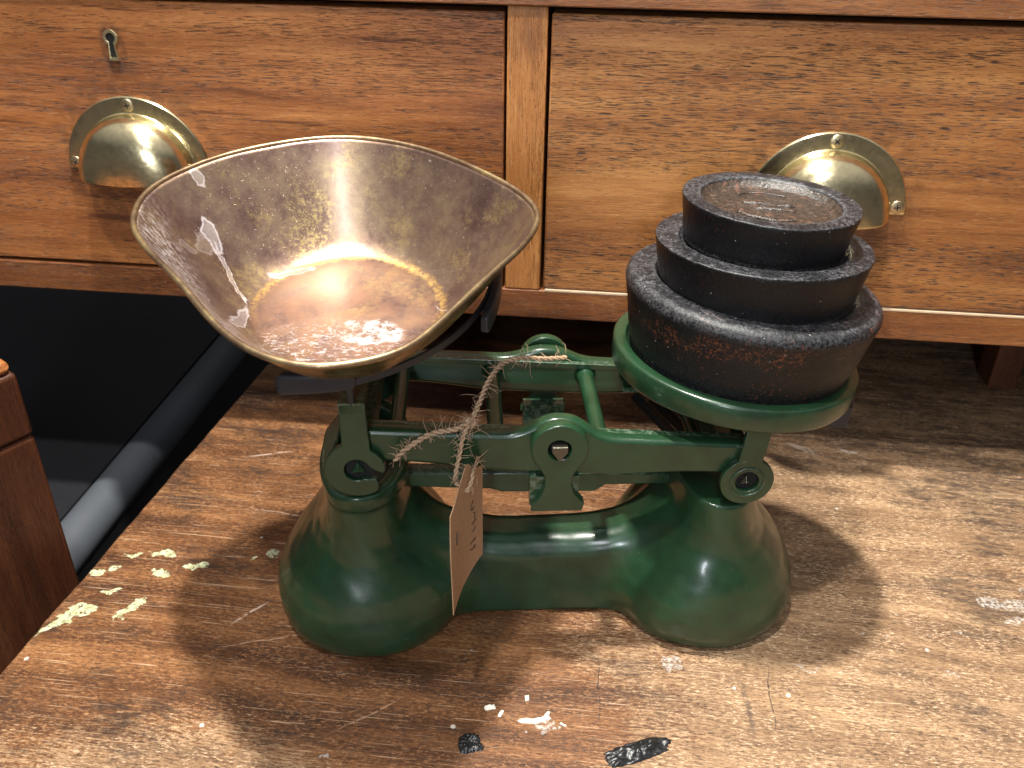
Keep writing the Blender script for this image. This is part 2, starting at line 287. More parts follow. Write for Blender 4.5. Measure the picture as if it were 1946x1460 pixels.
def mat_pan(inner):
    n = NT('tarnished_pan_inside' if inner else 'brass_pan_outside'); P = n.P
    x, y, z = n.sep(P)
    r = n.vm('LENGTH', n.vm('MULTIPLY', P, (1, 1, 0)))
    if not inner:
        v = n.noi(n.mp(P, scl=(1,1,2.5)), .55, 6, .7)
        c = n.ramp(v, [(.3, (.20, .12, .05)), (.5, (.42, .29, .11)), (.7, (.60, .44, .18))])
        bp = n.bump(n.noi(P, .5, 3), .08, .4)
        return n.fin(c, n.ma('ADD', .17, n.ma('MULTIPLY', n.noi(P, 2, 5, .7), .25)), bp, metal=1)
    big = n.noi(P, .22, 5, .62); mid = n.noi(P, .8, 7, .72); fine = n.noi(P, 4, 6, .8)
    v = n.ma('ADD', n.ma('MULTIPLY', big, .45), n.ma('ADD', n.ma('MULTIPLY', mid, .4), n.ma('MULTIPLY', fine, .15)))
    c = n.ramp(v, [(.34, (.10, .056, .048)), (.44, (.17, .100, .080)), (.52, (.24, .155, .110)), (.62, (.31, .22, .135)), (.75, (.38, .30, .17))])
    gold = n.ma('MULTIPLY', n.ss(n.noi(n.mp(P, (3,8,1)), .30, 6, .68), .53, .63), n.ss(fine, .38, .6))
    c = n.mix(n.ma('MULTIPLY', gold, .55), c, (.47, .33, .13))
    Pw = n.vm('ADD', P, n.vm('MULTIPLY', n.vm('SUBTRACT', n.noic(P, .9, 4), (.5,.5,.5)), (1.6, 1.3, 0)))
    patch = n.ma('MULTIPLY', n.ss(n.blob(Pw, -3.6, 5.4, 1.3, 1.7, -15), 1.25, .6), n.ss(fine, .46, .62))
    c = n.mix(n.ma('MULTIPLY', patch, .7), c, (.58, .43, .17))
    # circle of the flat base: warm orange-gold line at the back, reddish floor
    inb = n.ss(r, 5.5, 4.9)
    c = n.mix(n.ma('MULTIPLY', inb, n.ma('MULTIPLY', n.ss(mid, .38, .58), .5)), c, (.25, .115, .068))
    rn = n.ma('ADD', r, n.ma('MULTIPLY', n.ma('SUBTRACT', mid, .5), 1.4))
    line = n.ma('MULTIPLY', n.ss(n.ma('ABSOLUTE', n.ma('SUBTRACT', rn, 5.0)), .34, .04), n.ma('MULTIPLY', n.ss(fine, .35, .58), n.ss(y, -2.5, 1.5)))
    c = n.mix(n.ma('MULTIPLY', line, .8), c, (.72, .43, .13))
    # white residue: floor, front wall, and a drip down the left wall
    res = n.ma('MULTIPLY', n.ma('MULTIPLY', n.ss(n.noi(n.mp(P, scl=(1, 1.7, 1)), 1.9, 7, .8, 1.6), .52, .60), n.ss(fine, .35, .55)), n.ss(n.blob(P, .4, -5.0, 5.6, 4.2, 0), 1.1, .55))
    puddle = n.ma('MULTIPLY', n.ss(n.blob(Pw, 1.4, -1.9, 2.0, 1.1, 5), 1.05, .8), n.ss(mid, .45, .53))
    drips = 0.0
    Pd = n.vm('ADD', P, n.vm('MULTIPLY', n.vm('SUBTRACT', n.noic(P, 1.3, 4), (.5,.5,.5)), (.8, .7, 0)))
    for (x0, y0, rx, ry, a, o_) in [(-7.75, 1.75, .62, .36, -40, 1), (-6.5, .55, 1.45, .11, -44, 1), (-5.1, -2.3, .26, 1.3, 6, .8), (-4.0, 2.9, .22, 1.15, -58, .7), (-8.9, 3.5, .34, .24, 0, .8), (-8.3, -.1, .4, .2, 30, .4), (5.3, .4, .8, .04, -35, .6), (-6.4, -3.1, .22, .13, 0, .7), (-7.9, .9, .5, .3, 80, .4)]:
        d = n.blob(Pd, x0, y0, rx, ry, a)
        drips = n.ma('MAXIMUM', drips, n.ma('MULTIPLY', n.ma('MAXIMUM', n.ma('MULTIPLY', n.ss(d, 1.3, .6), .32), n.ma('MULTIPLY', n.ss(n.ma('ABSOLUTE', n.ma('SUBTRACT', d, 1)), .3, .05), .6)), o_))
    drips = n.ma('MULTIPLY', drips, n.ss(fine, .25, .5, .65, 1.0))
    haze = n.ma('MULTIPLY', n.ma('MAXIMUM', n.ss(n.blob(Pw, -7.2, -4.0, 1.7, 6.2, 38), 1.2, .3), n.ma('MULTIPLY', n.ss(r, 5.5, 8.5), n.ss(y, -2, -5))), n.ss(n.noi(n.mp(P, rot=(0,0,35), scl=(1, 2.5, 1)), 2.2, 6, .8), .44, .60))
    spk = n.ma('MULTIPLY', n.ss(n.noi(P, 7.5, 3, .7), .66, .72), .45)
    white = n.ma('MAXIMUM', n.ma('MAXIMUM', n.ma('MULTIPLY', res, .8), n.ma('MULTIPLY', puddle, .75)), n.ma('MAXIMUM', drips, n.ma('MAXIMUM', n.ma('MULTIPLY', haze, .6), spk)))
    c = n.mix(n.ma('MULTIPLY', white, .85), c, (.60, .58, .62))
    metal = n.ma('MULTIPLY', n.ma('SUBTRACT', 1, white), .78)
    scr = n.noi(n.mp(P, rot=(0,0,-30), scl=(.25, 7, 7)), 1, 3)
    bp = n.bump(mid, .035, .5); bp = n.bump(scr, .006, .6, bp); bp = n.bump(white, .03, .5, bp)
    rg = n.ma('ADD', n.ma('ADD', n.ss(r, 5.2, 3.5, .22, .36), n.ma('MULTIPLY', mid, .24)), n.ma('MULTIPLY', white, .2))
    return n.fin(c, rg, bp, metal=metal, coat=.5, coat_r=.22)

def mat_card():
    n = NT('brown_card'); P = n.P
    c = n.mix(n.ss(n.noi(P, 6, 5, .8), .35, .65), (.40, .235, .135), (.50, .31, .19))
    c = n.mix(n.ma('MULTIPLY', n.ss(n.noi(P, 1.2, 4), .55, .68), .3), c, (.33, .18, .10))
    return n.fin(c, .85, n.bump(n.noi(P, 10, 4), .008, .5), spec=.2)

M = dict(
    drawer_left=mat_oak('oak_drawer_left', (.90, .82, .82), .85, shift=11, figure=1.4, grime=[(-33.35, 30.0, .85, 1.5), (-33.05, 22.6, 6.0, 5.6)]),
    drawer_right=mat_oak('oak_drawer_right', (.84, .82, .80), 1.0, shift=40, grime=[(14.95, 22.2, 6.0, 5.6)]),
    rail=mat_oak('oak_rail', (.66, .60, .62), .5, shift=70, dark=.15),
    divider=mat_oak('oak_divider', (1.05, 1.05, 1.05), .25, vert=True, shift=90),
    post=mat_oak('dark_post_wood', (.21, .155, .17), .15, vert=True, shift=130),
    post_top=mat_oak('worn_post_wood', (.95, .85, .75), .3, shift=150, dark=.1),
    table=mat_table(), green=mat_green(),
    iron_rough=mat_iron('rough_cast_iron', .6, .38), iron_mid=mat_iron('painted_cast_iron', .12, .30), iron_top=mat_iron('smooth_cast_iron', .15, .29),
    recess=mat_weight_top(), brass=mat_brass(), screw=mat_brass('screw_brass', .3, (.62, .50, .30)), old_brass=mat_brass('old_brass', .32, (.74, .62, .36)),
    pan_in=mat_pan(True), pan_out=mat_pan(False),
    black=mat_plain('black_strip_metal', (.016, .016, .019), .42, 0, .01, 4), steel=mat_plain('knife_steel', (.12, .11, .085), .36, .8, .02, 4),
    rubber=mat_plain('black_rubber_sleeve', (.020, .020, .024), .38, 0, .01, 3),
    hole=mat_plain('dark_cavity', (.006, .005, .004), .9, 0, .01, 1), card=mat_card(),
    twine=mat_plain('jute_twine', (.46, .31, .20), .9, 0, .03, 8, .35, .15), ink=mat_plain('pen_ink', (.05, .035, .03), .7),
    tar=mat_plain('black_tar', (.010, .010, .011), .36, 0, .10, 2.2, .3, .6),
    flake=mat_plain('white_paint_flake', (.74, .72, .62), .6, 0, .05, 5, .12),
    bench=mat_plain('black_painted_board', (.017, .017, .020), .34, 0, .01, .4, .15), bar=mat_plain('edge_sheen_grey', (.085, .095, .112), .40, 0, .01, .5, .1, 1.0),  # bar: blue-grey albedo stands in for light reflected on the black edge
    wall=mat_plain('dark_wall', (.008, .008, .010), .8, 0, .02, .3), gap=mat_plain('black_gap', (.008, .005, .004), .9, 0, .02, .5),
)

# ------------------------------------------------------------------ object helpers
def root(name, loc, label, cat, group=None):
    o = bpy.data.objects.new(name, None); C.objects.link(o); o.location = Vector(loc)*K
    o['label'] = label; o['category'] = cat
    if group: o['group'] = group
    o['_o'] = list(loc); return o
def origin(p):
    while p is not None and p.parent is not None: p = p.parent
    return Vector(p['_o']) if p is not None else Vector((0, 0, 0))
def link(name, me, mats, parent=None, smooth=True):
    for mm in (mats if isinstance(mats, (list, tuple)) else [mats]): me.materials.append(mm)
    if smooth:
        me.polygons.foreach_set('use_smooth', [True]*len(me.polygons))
    o = bpy.data.objects.new(name, me); C.objects.link(o); o.parent = parent
    return o
def finish(name, bm, mats, parent=None, smooth=True, bevel=0, seg=2, auto=None, org=None):
    """bm in world centimetres -> object with coordinates relative to its thing's base"""
    og = Vector(org) if org is not None else origin(parent)
    bmesh.ops.recalc_face_normals(bm, faces=bm.faces)
    for v in bm.verts: v.co = (v.co - og)*K
    me = bpy.data.meshes.new(name); bm.to_mesh(me); bm.free()
    o = link(name, me, mats, parent, smooth)
    if org is not None and parent is None: o.location = og*K
    if auto is not None and smooth: me.set_sharp_from_angle(angle=R(auto))
    if bevel:
        b = o.modifiers.new('bevel', 'BEVEL'); b.width = bevel*K; b.segments = seg; b.limit_method = 'ANGLE'; b.angle_limit = R(32)
        b.harden_normals = False
    return o
def box(bm, lo, hi, mtx=None):
    vs = [bm.verts.new((x, y, z)) for x in (lo[0], hi[0]) for y in (lo[1], hi[1]) for z in (lo[2], hi[2])]
    for f in ((0,1,3,2), (4,6,7,5), (0,4,5,1), (2,3,7,6), (0,2,6,4), (1,5,7,3)): bm.faces.new([vs[i] for i in f])
    if mtx is not None: bmesh.ops.transform(bm, matrix=mtx, verts=vs)
    return vs
def tube(bm, pts, r, seg=12, closed=False, cap=True, flat=1.0):
    pts = [Vector(p) for p in pts]; rings = []; N = len(pts); prev = None
    for i, p in enumerate(pts):
        a = pts[(i-1) % N] if (closed or i > 0) else p; b = pts[(i+1) % N] if (closed or i < N-1) else p
        t = (b-a).normalized()
        if prev is None: prev = t.orthogonal().normalized()
        nrm = (prev - t*prev.dot(t)).normalized(); prev = nrm; bi = t.cross(nrm)
        rr = r[i] if hasattr(r, '__len__') else r
        rings.append([bm.verts.new(p + nrm*math.cos(2*math.pi*k/seg)*rr + bi*math.sin(2*math.pi*k/seg)*rr*flat) for k in range(seg)])
    for i in range(N if closed else N-1):
        A, B = rings[i], rings[(i+1) % N]
        for k in range(seg): bm.faces.new((A[k], A[(k+1) % seg], B[(k+1) % seg], B[k]))
    if cap and not closed:
        bm.faces.new(rings[0][::-1]); bm.faces.new(rings[-1])
    return rings
def lathe(bm, prof, mtx, seg=96, mat=None, wob=0.0):
    rings = []
    for (r, z) in prof:
        if r < 1e-6: rings.append([bm.verts.new(mtx @ Vector((0, 0, z)))]); continue
        ring = []
        for k in range(seg):
            a = 2*math.pi*k/seg; q = 1 + (wob*pnoise(Vector((math.cos(a)*1.3, math.sin(a)*1.3, z*.6))) if wob else 0)
            ring.append(bm.verts.new(mtx @ Vector((r*q*math.cos(a), r*q*math.sin(a), z))))
        rings.append(ring)
    for i in range(len(rings)-1):
        A, B = rings[i], rings[i+1]
        for k in range(seg):
            k2 = (k+1) % seg
            if len(A) == 1 and len(B) == 1: continue
            f = bm.faces.new((A[0], B[k2], B[k])) if len(A) == 1 else bm.faces.new((A[k], A[k2], B[0])) if len(B) == 1 else bm.faces.new((A[k], A[k2], B[k2], B[k]))
            if mat: f.material_index = mat(i)
    return rings
def smooth_line(P, n=8):                    # Catmull-Rom through points
    P = [Vector(p) for p in P]; out = []
    for i in range(len(P)-1):
        a, b, c, d = P[max(i-1, 0)], P[i], P[i+1], P[min(i+2, len(P)-1)]
        for k in range(n):
            t = k/n; out.append(.5*((2*b) + (c-a)*t + (2*a-5*b+4*c-d)*t*t + (3*b-a-3*c+d)*t**3))
    out.append(P[-1]); return out
def arc(cx, cz, r, a0, a1, n=14): return [(cx+r*math.cos(R(a0+(a1-a0)*k/n)), cz+r*math.sin(R(a0+(a1-a0)*k/n))) for k in range(n+1)]

# frame of the scale: u along it, v away from the viewer, z up
YAW = R(8.85); U = Vector((math.cos(YAW), math.sin(YAW), 0)); V = Vector((-math.sin(YAW), math.cos(YAW), 0)); O = Vector((-2.7, 44.4, 0))
MS = Matrix((U, V, Vector((0, 0, 1)))).transposed().to_4x4(); MS.translation = O
def S(u, v, z): return O + U*u + V*v + Vector((0, 0, z))
def plate(name, outline, holes, v0, v1, mat, parent, bevel=.06, lib=MS):
    """a flat casting: 2D outline in (u, z) with holes, between v0 and v1, bevelled edges"""
    cu = bpy.data.curves.new(name, 'CURVE'); cu.dimensions = '2D'; cu.fill_mode = 'BOTH'
    for pl in [outline]+holes:
        sp = cu.splines.new('POLY'); sp.points.add(len(pl)-1); sp.use_cyclic_u = True
        for q, (a, b) in zip(sp.points, pl): q.co = (a, b, 0, 1)
    cu.extrude = abs(v1-v0)/2-bevel; cu.bevel_depth = bevel; cu.bevel_resolution = 2; cu.offset = -bevel
    t = bpy.data.objects.new('tmp', cu); C.objects.link(t)
    me = bpy.data.meshes.new_from_object(t.evaluated_get(bpy.context.evaluated_depsgraph_get()))
    bpy.data.objects.remove(t); bpy.data.curves.remove(cu)
    og = origin(parent); me.materials.clear()
    rot = Matrix(((1,0,0,0), (0,0,-1,(v0+v1)/2), (0,1,0,0), (0,0,0,1)))
    me.transform(Matrix.Scale(K, 4) @ Matrix.Translation(-og) @ lib @ rot)
    o = link(name, me, mat, parent); me.set_sharp_from_angle(angle=R(35)); return o

# implicit surface -> mesh (surface nets)
def surface_nets(f, lo, hi, h):
    xs = [np.arange(lo[i], hi[i]+h, h) for i in range(3)]
    X, Y, Z = np.meshgrid(*xs, indexing='ij'); F = f(X, Y, Z)
    nx, ny, nz = F.shape; s = F < 0
    cell = np.zeros((nx-1, ny-1, nz-1)); acc = np.zeros((nx-1, ny-1, nz-1, 3))
    cor = [(i, j, k) for i in (0,1) for j in (0,1) for k in (0,1)]
    def cv(c): return F[c[0]:nx-1+c[0], c[1]:ny-1+c[1], c[2]:nz-1+c[2]]
    for a in cor:
        for ax in range(3):
            if a[ax] == 0:
                b = list(a); b[ax] = 1; fa, fb = cv(a), cv(b); cr = (fa < 0) != (fb < 0)
                t = np.where(cr, fa/np.where(cr, fa-fb, 1), 0)
                for d in range(3): acc[..., d] += np.where(cr, a[d] + (t if d == ax else 0), 0)
                cell += cr
    idx = -np.ones(cell.shape, int); act = cell > 0; idx[act] = np.arange(act.sum())
    ijk = np.argwhere(act); verts = (ijk + acc[act]/cell[act][:, None])*h + np.array([xs[0][0], xs[1][0], xs[2][0]])
    faces = []
    for ax in range(3):
        o1, o2 = [(1,2), (2,0), (0,1)][ax]
        sl = [slice(1, None)]*3; sl[ax] = slice(None)
        A = s[tuple(slice(None) if d != ax else slice(0, -1) for d in range(3))]; B = s[tuple(slice(None) if d != ax else slice(1, None) for d in range(3))]
        e = np.argwhere(A != B)
        e = e[(e[:, o1] > 0) & (e[:, o2] > 0) & (e[:, o1] < F.shape[o1]-1) & (e[:, o2] < F.shape[o2]-1)]
        def g(d1, d2):
            q = e.copy(); q[:, o1] -= d1; q[:, o2] -= d2; return idx[q[:,0], q[:,1], q[:,2]]
        quad = np.stack([g(0,0), g(1,0), g(1,1), g(0,1)], 1)
        fl = s[e[:,0], e[:,1], e[:,2]]; quad[fl] = quad[fl][:, ::-1]
        faces.append(quad)
    return verts, np.concatenate(faces)
def smin(a, b, k):
    h = np.clip(.5+.5*(b-a)/k, 0, 1); return b*(1-h)+a*h-k*h*(1-h)
def sbox(X, Y, Z, lo, hi, r):
    q = [np.abs(A-(l+h)/2)-((h-l)/2-r) for A, l, h in zip((X, Y, Z), lo, hi)]
    return np.sqrt(sum(np.maximum(a, 0)**2 for a in q)) + np.minimum(np.maximum(np.maximum(q[0], q[1]), q[2]), 0) - r
def nets_object(name, f, lo, hi, h, mat, parent, mtx=MS, relax=3):
    v, q = surface_nets(f, lo, hi, h)
    me = bpy.data.meshes.new(name); me.from_pydata(v.tolist(), [], q.tolist()); me.update()
    bm = bmesh.new(); bm.from_mesh(me)
    for _ in range(relax): bmesh.ops.smooth_vert(bm, verts=bm.verts, factor=.5, use_axis_x=True, use_axis_y=True, use_axis_z=True)
    bmesh.ops.recalc_face_normals(bm, faces=bm.faces); bm.to_mesh(me); bm.free()
    me.transform(Matrix.Scale(K, 4) @ Matrix.Translation(-origin(parent)) @ mtx)
    return link(name, me, mat, parent)

# ================================================================== SETTING
# wall behind and floor far below, both in the dark
bm = bmesh.new(); box(bm, (-220, 150, -75), (220, 152, 160)); o = finish('wall', bm, M['wall'], smooth=False); o['kind'] = 'structure'
bm = bmesh.new(); box(bm, (-220, -160, -77), (220, 149.5, -75.5)); o = finish('floor', bm, M['wall'], smooth=False); o['kind'] = 'structure'

# black board with rounded front edge to the left of the table, below its top
bb = root('black_bench', (-60, 60, -75.5), 'black painted bench with a rounded satin edge, low behind the left side of the table', 'bench')
bm = bmesh.new(); box(bm, (-140, -20, -75), (-45.2, 149, -9.0)); finish('body', bm, M['bench'], bb, smooth=False)
bm = bmesh.new(); tube(bm, [(-43.6, -20, -10.2), (-43.2, 148.9, -10.2)], 1.95, 40); finish('edge_bar', bm, M['bar'], bb, auto=60)
bm = bmesh.new(); box(bm, (-43.4, -20, -75), (-41.6, 149, -11)); finish('side_panel', bm, M['bench'], bb, smooth=False)

# ------------------------------------------------------------------ table
tb = root('wooden_table', (0, 45, 0), 'old wooden table with a scratched worn top, spotted with pale green paint', 'table')
def table_x(y): return -33.2 + (y-33.2)*(2.8/36.6)
bm = bmesh.new()
NX, NY = 60, 60
def edge_x(y): return table_x(y) + .12*pnoise(Vector((0, y*.25, 3))) + .05*pnoise(Vector((0, y*1.3, 7)))
top = []; 
prof = [(0.0, -3.2), (0.0, -.35), (.10, -.12), (.32, 0.0)]
ys = [4 + (88-4)*k/160 for k in range(161)]
rows = []
for y in ys:
    e = edge_x(y); rows.append([bm.verts.new((e+a, y, z)) for a, z in prof] + [bm.verts.new((70, y, 0)), bm.verts.new((70, y, -3.2))])
for a, b in zip(rows[:-1], rows[1:]):
    for k in range(len(a)): bm.faces.new((a[k], a[(k+1) % len(a)], b[(k+1) % len(a)], b[k]))
bm.faces.new(rows[0]); bm.faces.new(rows[-1][::-1])
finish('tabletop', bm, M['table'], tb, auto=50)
for (x, y) in ((-24, 10), (62, 10), (-22, 82), (62, 82)):
    bm = bmesh.new(); box(bm, (x-3, y-3, -75.4), (x+3, y+3, -3.3)); finish('leg', bm, M['post'], tb, smooth=False, bevel=.3)
# lumps of black filler and white paint flakes stuck to the top
def lump(name, pts, r, h, mat, seed, parent):
    bm = bmesh.new(); N = 110; M_ = 14; (x0, y0), (x1, y1) = pts
    ax = Vector((x1-x0, y1-y0, 0)); ln = ax.length/2; ax.normalize(); ay = Vector((-ax.y, ax.x, 0)); c = Vector(((x0+x1)/2, (y0+y1)/2, 0))
    rings = []
    for j in range(M_+1):
        t = j/M_; ring = []
        for i in range(N):
            a = 2*math.pi*i/N; ca, sa = math.cos(a), math.sin(a)
            e = 1/((abs(ca)**5+abs(sa)**5)**(1/5))
            q = 1+.22*pnoise(Vector((ca*1.5+seed, sa*1.5, seed)))+.10*pnoise(Vector((ca*6+seed, sa*6, seed)))
            p = c + ax*ca*e*ln*t*q + ay*sa*e*r*t*q
            z = h*(1-t**4)*(.7+.8*pnoise(p*1.6+Vector((seed,0,0)))) + .10*pnoise(p*5)*(1-t**6)
            ring.append(bm.verts.new((p.x, p.y, max(z, .005) if j < M_ else -.03)))
        rings.append(ring)
    for A, B in zip(rings[:-1], rings[1:]):
        for k in range(N): bm.faces.new((A[k], A[(k+1) % N], B[(k+1) % N], B[k]))
    bmesh.ops.remove_doubles(bm, verts=bm.verts, dist=1e-4)
    return finish(name, bm, mat, parent)
lump('black_filler', [(-5.75, 31.3), (-4.55, 31.75)], .62, .26, M['tar'], 1.3, tb)
lump('black_filler', [(2.15, 31.25), (5.65, 32.85)], .58, .30, M['tar'], 5.1, tb)
for k, (x, y, l, r, a) in enumerate([(-4.35, 34.0, .34, .17, 20), (-3.72, 33.65, .26, .10, 70), (-2.35, 34.9, .20, .12, 100), (-2.1, 33.35, .62, .17, 8), (-1.35, 33.55, .45, .16, 25), (-1.15, 33.85, .3, .09, 60), (-.2, 33.3, .2, .06, 160)]):
    d = (math.cos(R(a))*l, math.sin(R(a))*l)
    lump('paint_flake', [(x-d[0], y-d[1]), (x+d[0], y+d[1])], r, .10, M['flake'], k*2.1, tb)

# ------------------------------------------------------------------ wooden post at the left
ps = root('wooden_post', (-39, 38, -75.5), 'dark brown square wooden post with a rounded orange top, left of the table', 'post')
PX, PY, PZ = -34.6, 43.6, 15.0
a = R(158)
mp = Matrix.Translation(Vector((PX, PY, 0))) @ Matrix.Rotation(R(-30), 4, 'Z')
bm = bmesh.new(); box(bm, (-16, -9, -75), (0, 0, 9.6), mp); finish('upright', bm, M['post'], ps, smooth=True, bevel=.35, seg=3, auto=40)
bm = bmesh.new(); box(bm, (-16.05, -9.05, 9.68), (.02, .02, PZ-.9), mp); finish('cap_block', bm, M['post'], ps, smooth=True, bevel=.3, seg=3, auto=40)
bm = bmesh.new(); box(bm, (-15.9, -8.9, PZ-1.0), (-.1, -.1, PZ), mp); finish('worn_top', bm, M['post_top'], ps, smooth=True, bevel=.7, seg=4, auto=60)

# ------------------------------------------------------------------ chest of drawers
CY = 60.0
ch = root('drawer_cabinet', (0, 68, 0), 'brown oak drawer cabinet with brass cup handles standing over the back of the table', 'cabinet')
def board(name, lo, hi, mat, parent=ch, bv=.1): 
    bm = bmesh.new(); box(bm, lo, hi); return finish(name, bm, mat, parent, bevel=bv, auto=40)
board('bottom_rail', (-85, CY, 11.75), (75, CY+6, 14.02), M['rail'])
board('top_rail', (-85, CY-.35, 33.45), (75, CY+4, 40), M['rail'])
board('divider', (-6.66, CY+.02, 14.04), (-4.08, CY+4, 33.43), M['divider'])
board('carcass', (-84.5, CY+4.2, 14.1), (74.5, CY+26, 39.5), M['gap'], bv=0)
board('bottom_board', (-84.5, CY+6.1, 12.6), (74.5, CY+26, 14.0), M['rail'], bv=0)
for x in (37.6,): board('foot', (x-1.2, 75, .01), (x+1.3, 78, 12.55), M['post'], bv=.1)  # darker wood than the other feet: shade under the cabinet put into colour
for x in (-82, 66): board('foot', (x, 75, .01 if x > 0 else -75), (x+3, 78, 12.55), M['rail'], bv=.1)
board('back_board', (-20, 84, .01), (74, 86, 12.55), M['gap'], bv=0)  # black colour carries the deep shade under the cabinet
dl = board('drawer_front', (-70, CY+.10, 14.26), (-6.84, CY+2.4, 33.02), M['drawer_left'], bv=.12); dl['label'] = 'left drawer front with a brass keyhole'
dr = board('drawer_front', (-3.84, CY+.06, 14.22), (62, CY+2.4, 33.02), M['drawer_right'], bv=.12); dr['label'] = 'right drawer front with bold black grain'
bm = bmesh.new(); box(bm, (-3.7, CY-.02, 14.0), (62, CY+.6, 14.13)); finish('pale_edge', bm, mat_plain('bare_edge_wood', (.62, .46, .30), .6), dr, smooth=False)

def cup_handle(cx, cz, parent):
    W_, Hh, D = 5.25, 5.25, 2.7
    bm = bmesh.new(); y0 = CY+.08
    # flange, slightly dished, and the dome
    prof = [(5.24, 0.0), (5.27, -.12), (5.22, -.165), (5.1, -.175), (4.7, -.18), (4.32, -.185), (4.2, -.20), (4.13, -.27), (4.11, -.38)]
    for k in range(1, 25):
        t = k/24*math.pi/2; prof.append((4.1*max(math.cos(t), 0)**.78, -.45 - (D-.45)*math.sin(t)**.82))
    N = 72; cols = []
    for i in range(N+1):
        a = math.pi*i/N; col = []
        for (r, y) in prof:
            r = max(r, 0.0)
            drop = -.28*max(0, math.sin(a))**0 * (1 if r < 4.05 else 0)*(min(1, (-y-.6)/1.2) if y < -.6 else 0)
            col.append(bm.verts.new((cx + r*math.cos(a), y0+y, cz + r*math.sin(a) + (drop if (i == 0 or i == N) else drop*abs(math.cos(a))**6))))
        cols.append(col)
    for A, B in zip(cols[:-1], cols[1:]):
        for k in range(len(prof)-1): bm.faces.new((A[k], A[k+1], B[k+1], B[k]))
    bmesh.ops.remove_doubles(bm, verts=bm.verts, dist=1e-3)
    o = finish('cup_handle', bm, M['brass'], parent, auto=32)
    sd = o.modifiers.new('thick', 'SOLIDIFY'); sd.thickness = .10*K; sd.offset = 0
    for ang in (4.5, 90, 175.5):
        sx, sz = cx + 4.72*math.cos(R(ang)), cz + 4.72*math.sin(R(ang))
        if ang != 90: sz += .15
        bm = bmesh.new(); mt = Matrix.Translation(Vector((sx, y0-.20, sz))) @ Matrix.Rotation(R(90), 4, 'X') @ Matrix.Rotation(R(random.uniform(0, 90)), 4, 'Z')
        lathe(bm, [(.46, -.02), (.46, .03), (.42, .07), (.30, .10), (.13, .11), (0, .11)], mt, 28)
        o2 = finish('screw', bm, M['screw'], parent, auto=20)
        bm = bmesh.new()
        for rz in (0, 90): box(bm, (-.21, -.04, .085), (.21, .04, .118 if rz else .121), mt @ Matrix.Rotation(R(rz), 4, 'Z'))
        finish('screw_slot', bm, M['hole'], parent, smooth=False)
cup_handle(-33.05, 21.55, dl); cup_handle(14.95, 21.1, dr)
# keyhole: brass edging round a dark slot
kx, kz = -33.35, 30.25
def kh(s):
    r, hw, hb = .52*s, .24*s, .36*s; a0 = math.degrees(math.acos(hw/r))
    top_ = [(kx+r*math.cos(R(t)), kz+.42+r*math.sin(R(t))) for t in np.linspace(-62, 242, 24)]
    return top_ + [(kx-hb, kz-1.05*(1+(s-1)*.45)), (kx+hb, kz-1.05*(1+(s-1)*.45))]
ident = Matrix.Identity(4)
plate('keyhole_edging', kh(1.0), [kh(.60)], CY-.04, CY+.4, M['old_brass'], dl, .02, ident)
plate('keyhole_slot', kh(.64), [], CY+.07, CY+.5, M['hole'], dl, .01, ident)

# ================================================================== THE SCALE
sk = root('kitchen_scale', tuple(S(0, 0, 0)), 'dark green cast iron balance scale with two bell-shaped feet, standing on the worn table', 'scale')
G = M['green']
# --- base: two bells and a low bridge in one casting
za = np.array([0, .4, 1.2, 2.2, 3.2, 4.4, 5.5, 6.5, 7.5, 8.5, 9.5, 11.3])
aa = np.array([5.35, 5.65, 5.92, 5.98, 5.72, 5.02, 4.15, 3.38, 2.82, 2.52, 2.42, 2.38])
bb_ = np.array([6.05, 6.35, 6.6, 6.65, 6.5, 6.15, 5.75, 5.4, 5.15, 5.05, 5.02, 5.0])
def base_f(X, Y, Z):
    A = np.interp(Z, za, aa); B = np.interp(Z, za, bb_)
    def bell(c):
        p = 2.25; q = ((np.abs(X-c)/A)**p + (np.abs(Y)/B)**p)**(1/p); d = (q-1)*np.minimum(A, B)*.85
        return smin(d, d, .01)
    zt = 5.45 + .35*(np.abs(X)/5.5)**3
    br = np.maximum(sbox(X, Y, Z, (-10, -2.6, -4), (10, 2.6, 99), .1), Z-zt)
    qy = np.abs(Y)/2.65
    br = sbox(X, Y, Z-(.6*np.clip(np.abs(X)/5.0, 0, 1.5)**3), (-10, -2.65, -4), (10, 1.15, 5.5), 1.35)
    b = np.minimum(bell(-10.45), bell(10.45))
    lim = np.maximum(Z-11.25, -1)
    b = np.maximum(b, Z-np.where(X < 0, 11.2, 10.0))
    f = smin(b, br, 1.3)
    # collar lip at the top of each neck
    for c in (-10.35,):
        p = 2.25; q = ((np.abs(X-c)/2.62)**p + (np.abs(Y)/5.25)**p)**(1/p); lip = (q-1)*2.4
        lip = np.maximum(lip, np.abs(Z-10.75)-.5); f = smin(f, lip, .25)
        # hollow inside the neck top
        q2 = ((np.abs(X-c)/1.75)**p + (np.abs(Y)/4.35)**p)**(1/p); hol = np.maximum((q2-1)*1.7, 9.9-Z); f = np.maximum(f, -hol)
    f = f + .045*np.sin(X*.9+1.3*np.sin(Y*.7+Z*.5))*np.sin(Y*.8+Z*.9+.6*np.sin(X*.5)) + .012*np.sin(X*2.9+Z*2.3)*np.sin(Y*3.1+X)
    f = np.maximum(f, .03-Z)
    return f
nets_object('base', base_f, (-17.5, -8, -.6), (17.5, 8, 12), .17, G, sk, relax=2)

# --- stay bar between the necks
def taper_bar(name, pts, v0, v1, zt, zb): ...
plate('stay_bar', [(-8.6, 9.5), (-8.6, 8.5), (-3.0, 8.2), (-2.3, 7.95), (3.4, 7.85), (4.1, 8.35), (8.6, 8.35), (8.6, 9.1), (0, 9.35)], [], -.55, .55, G, sk, .12)

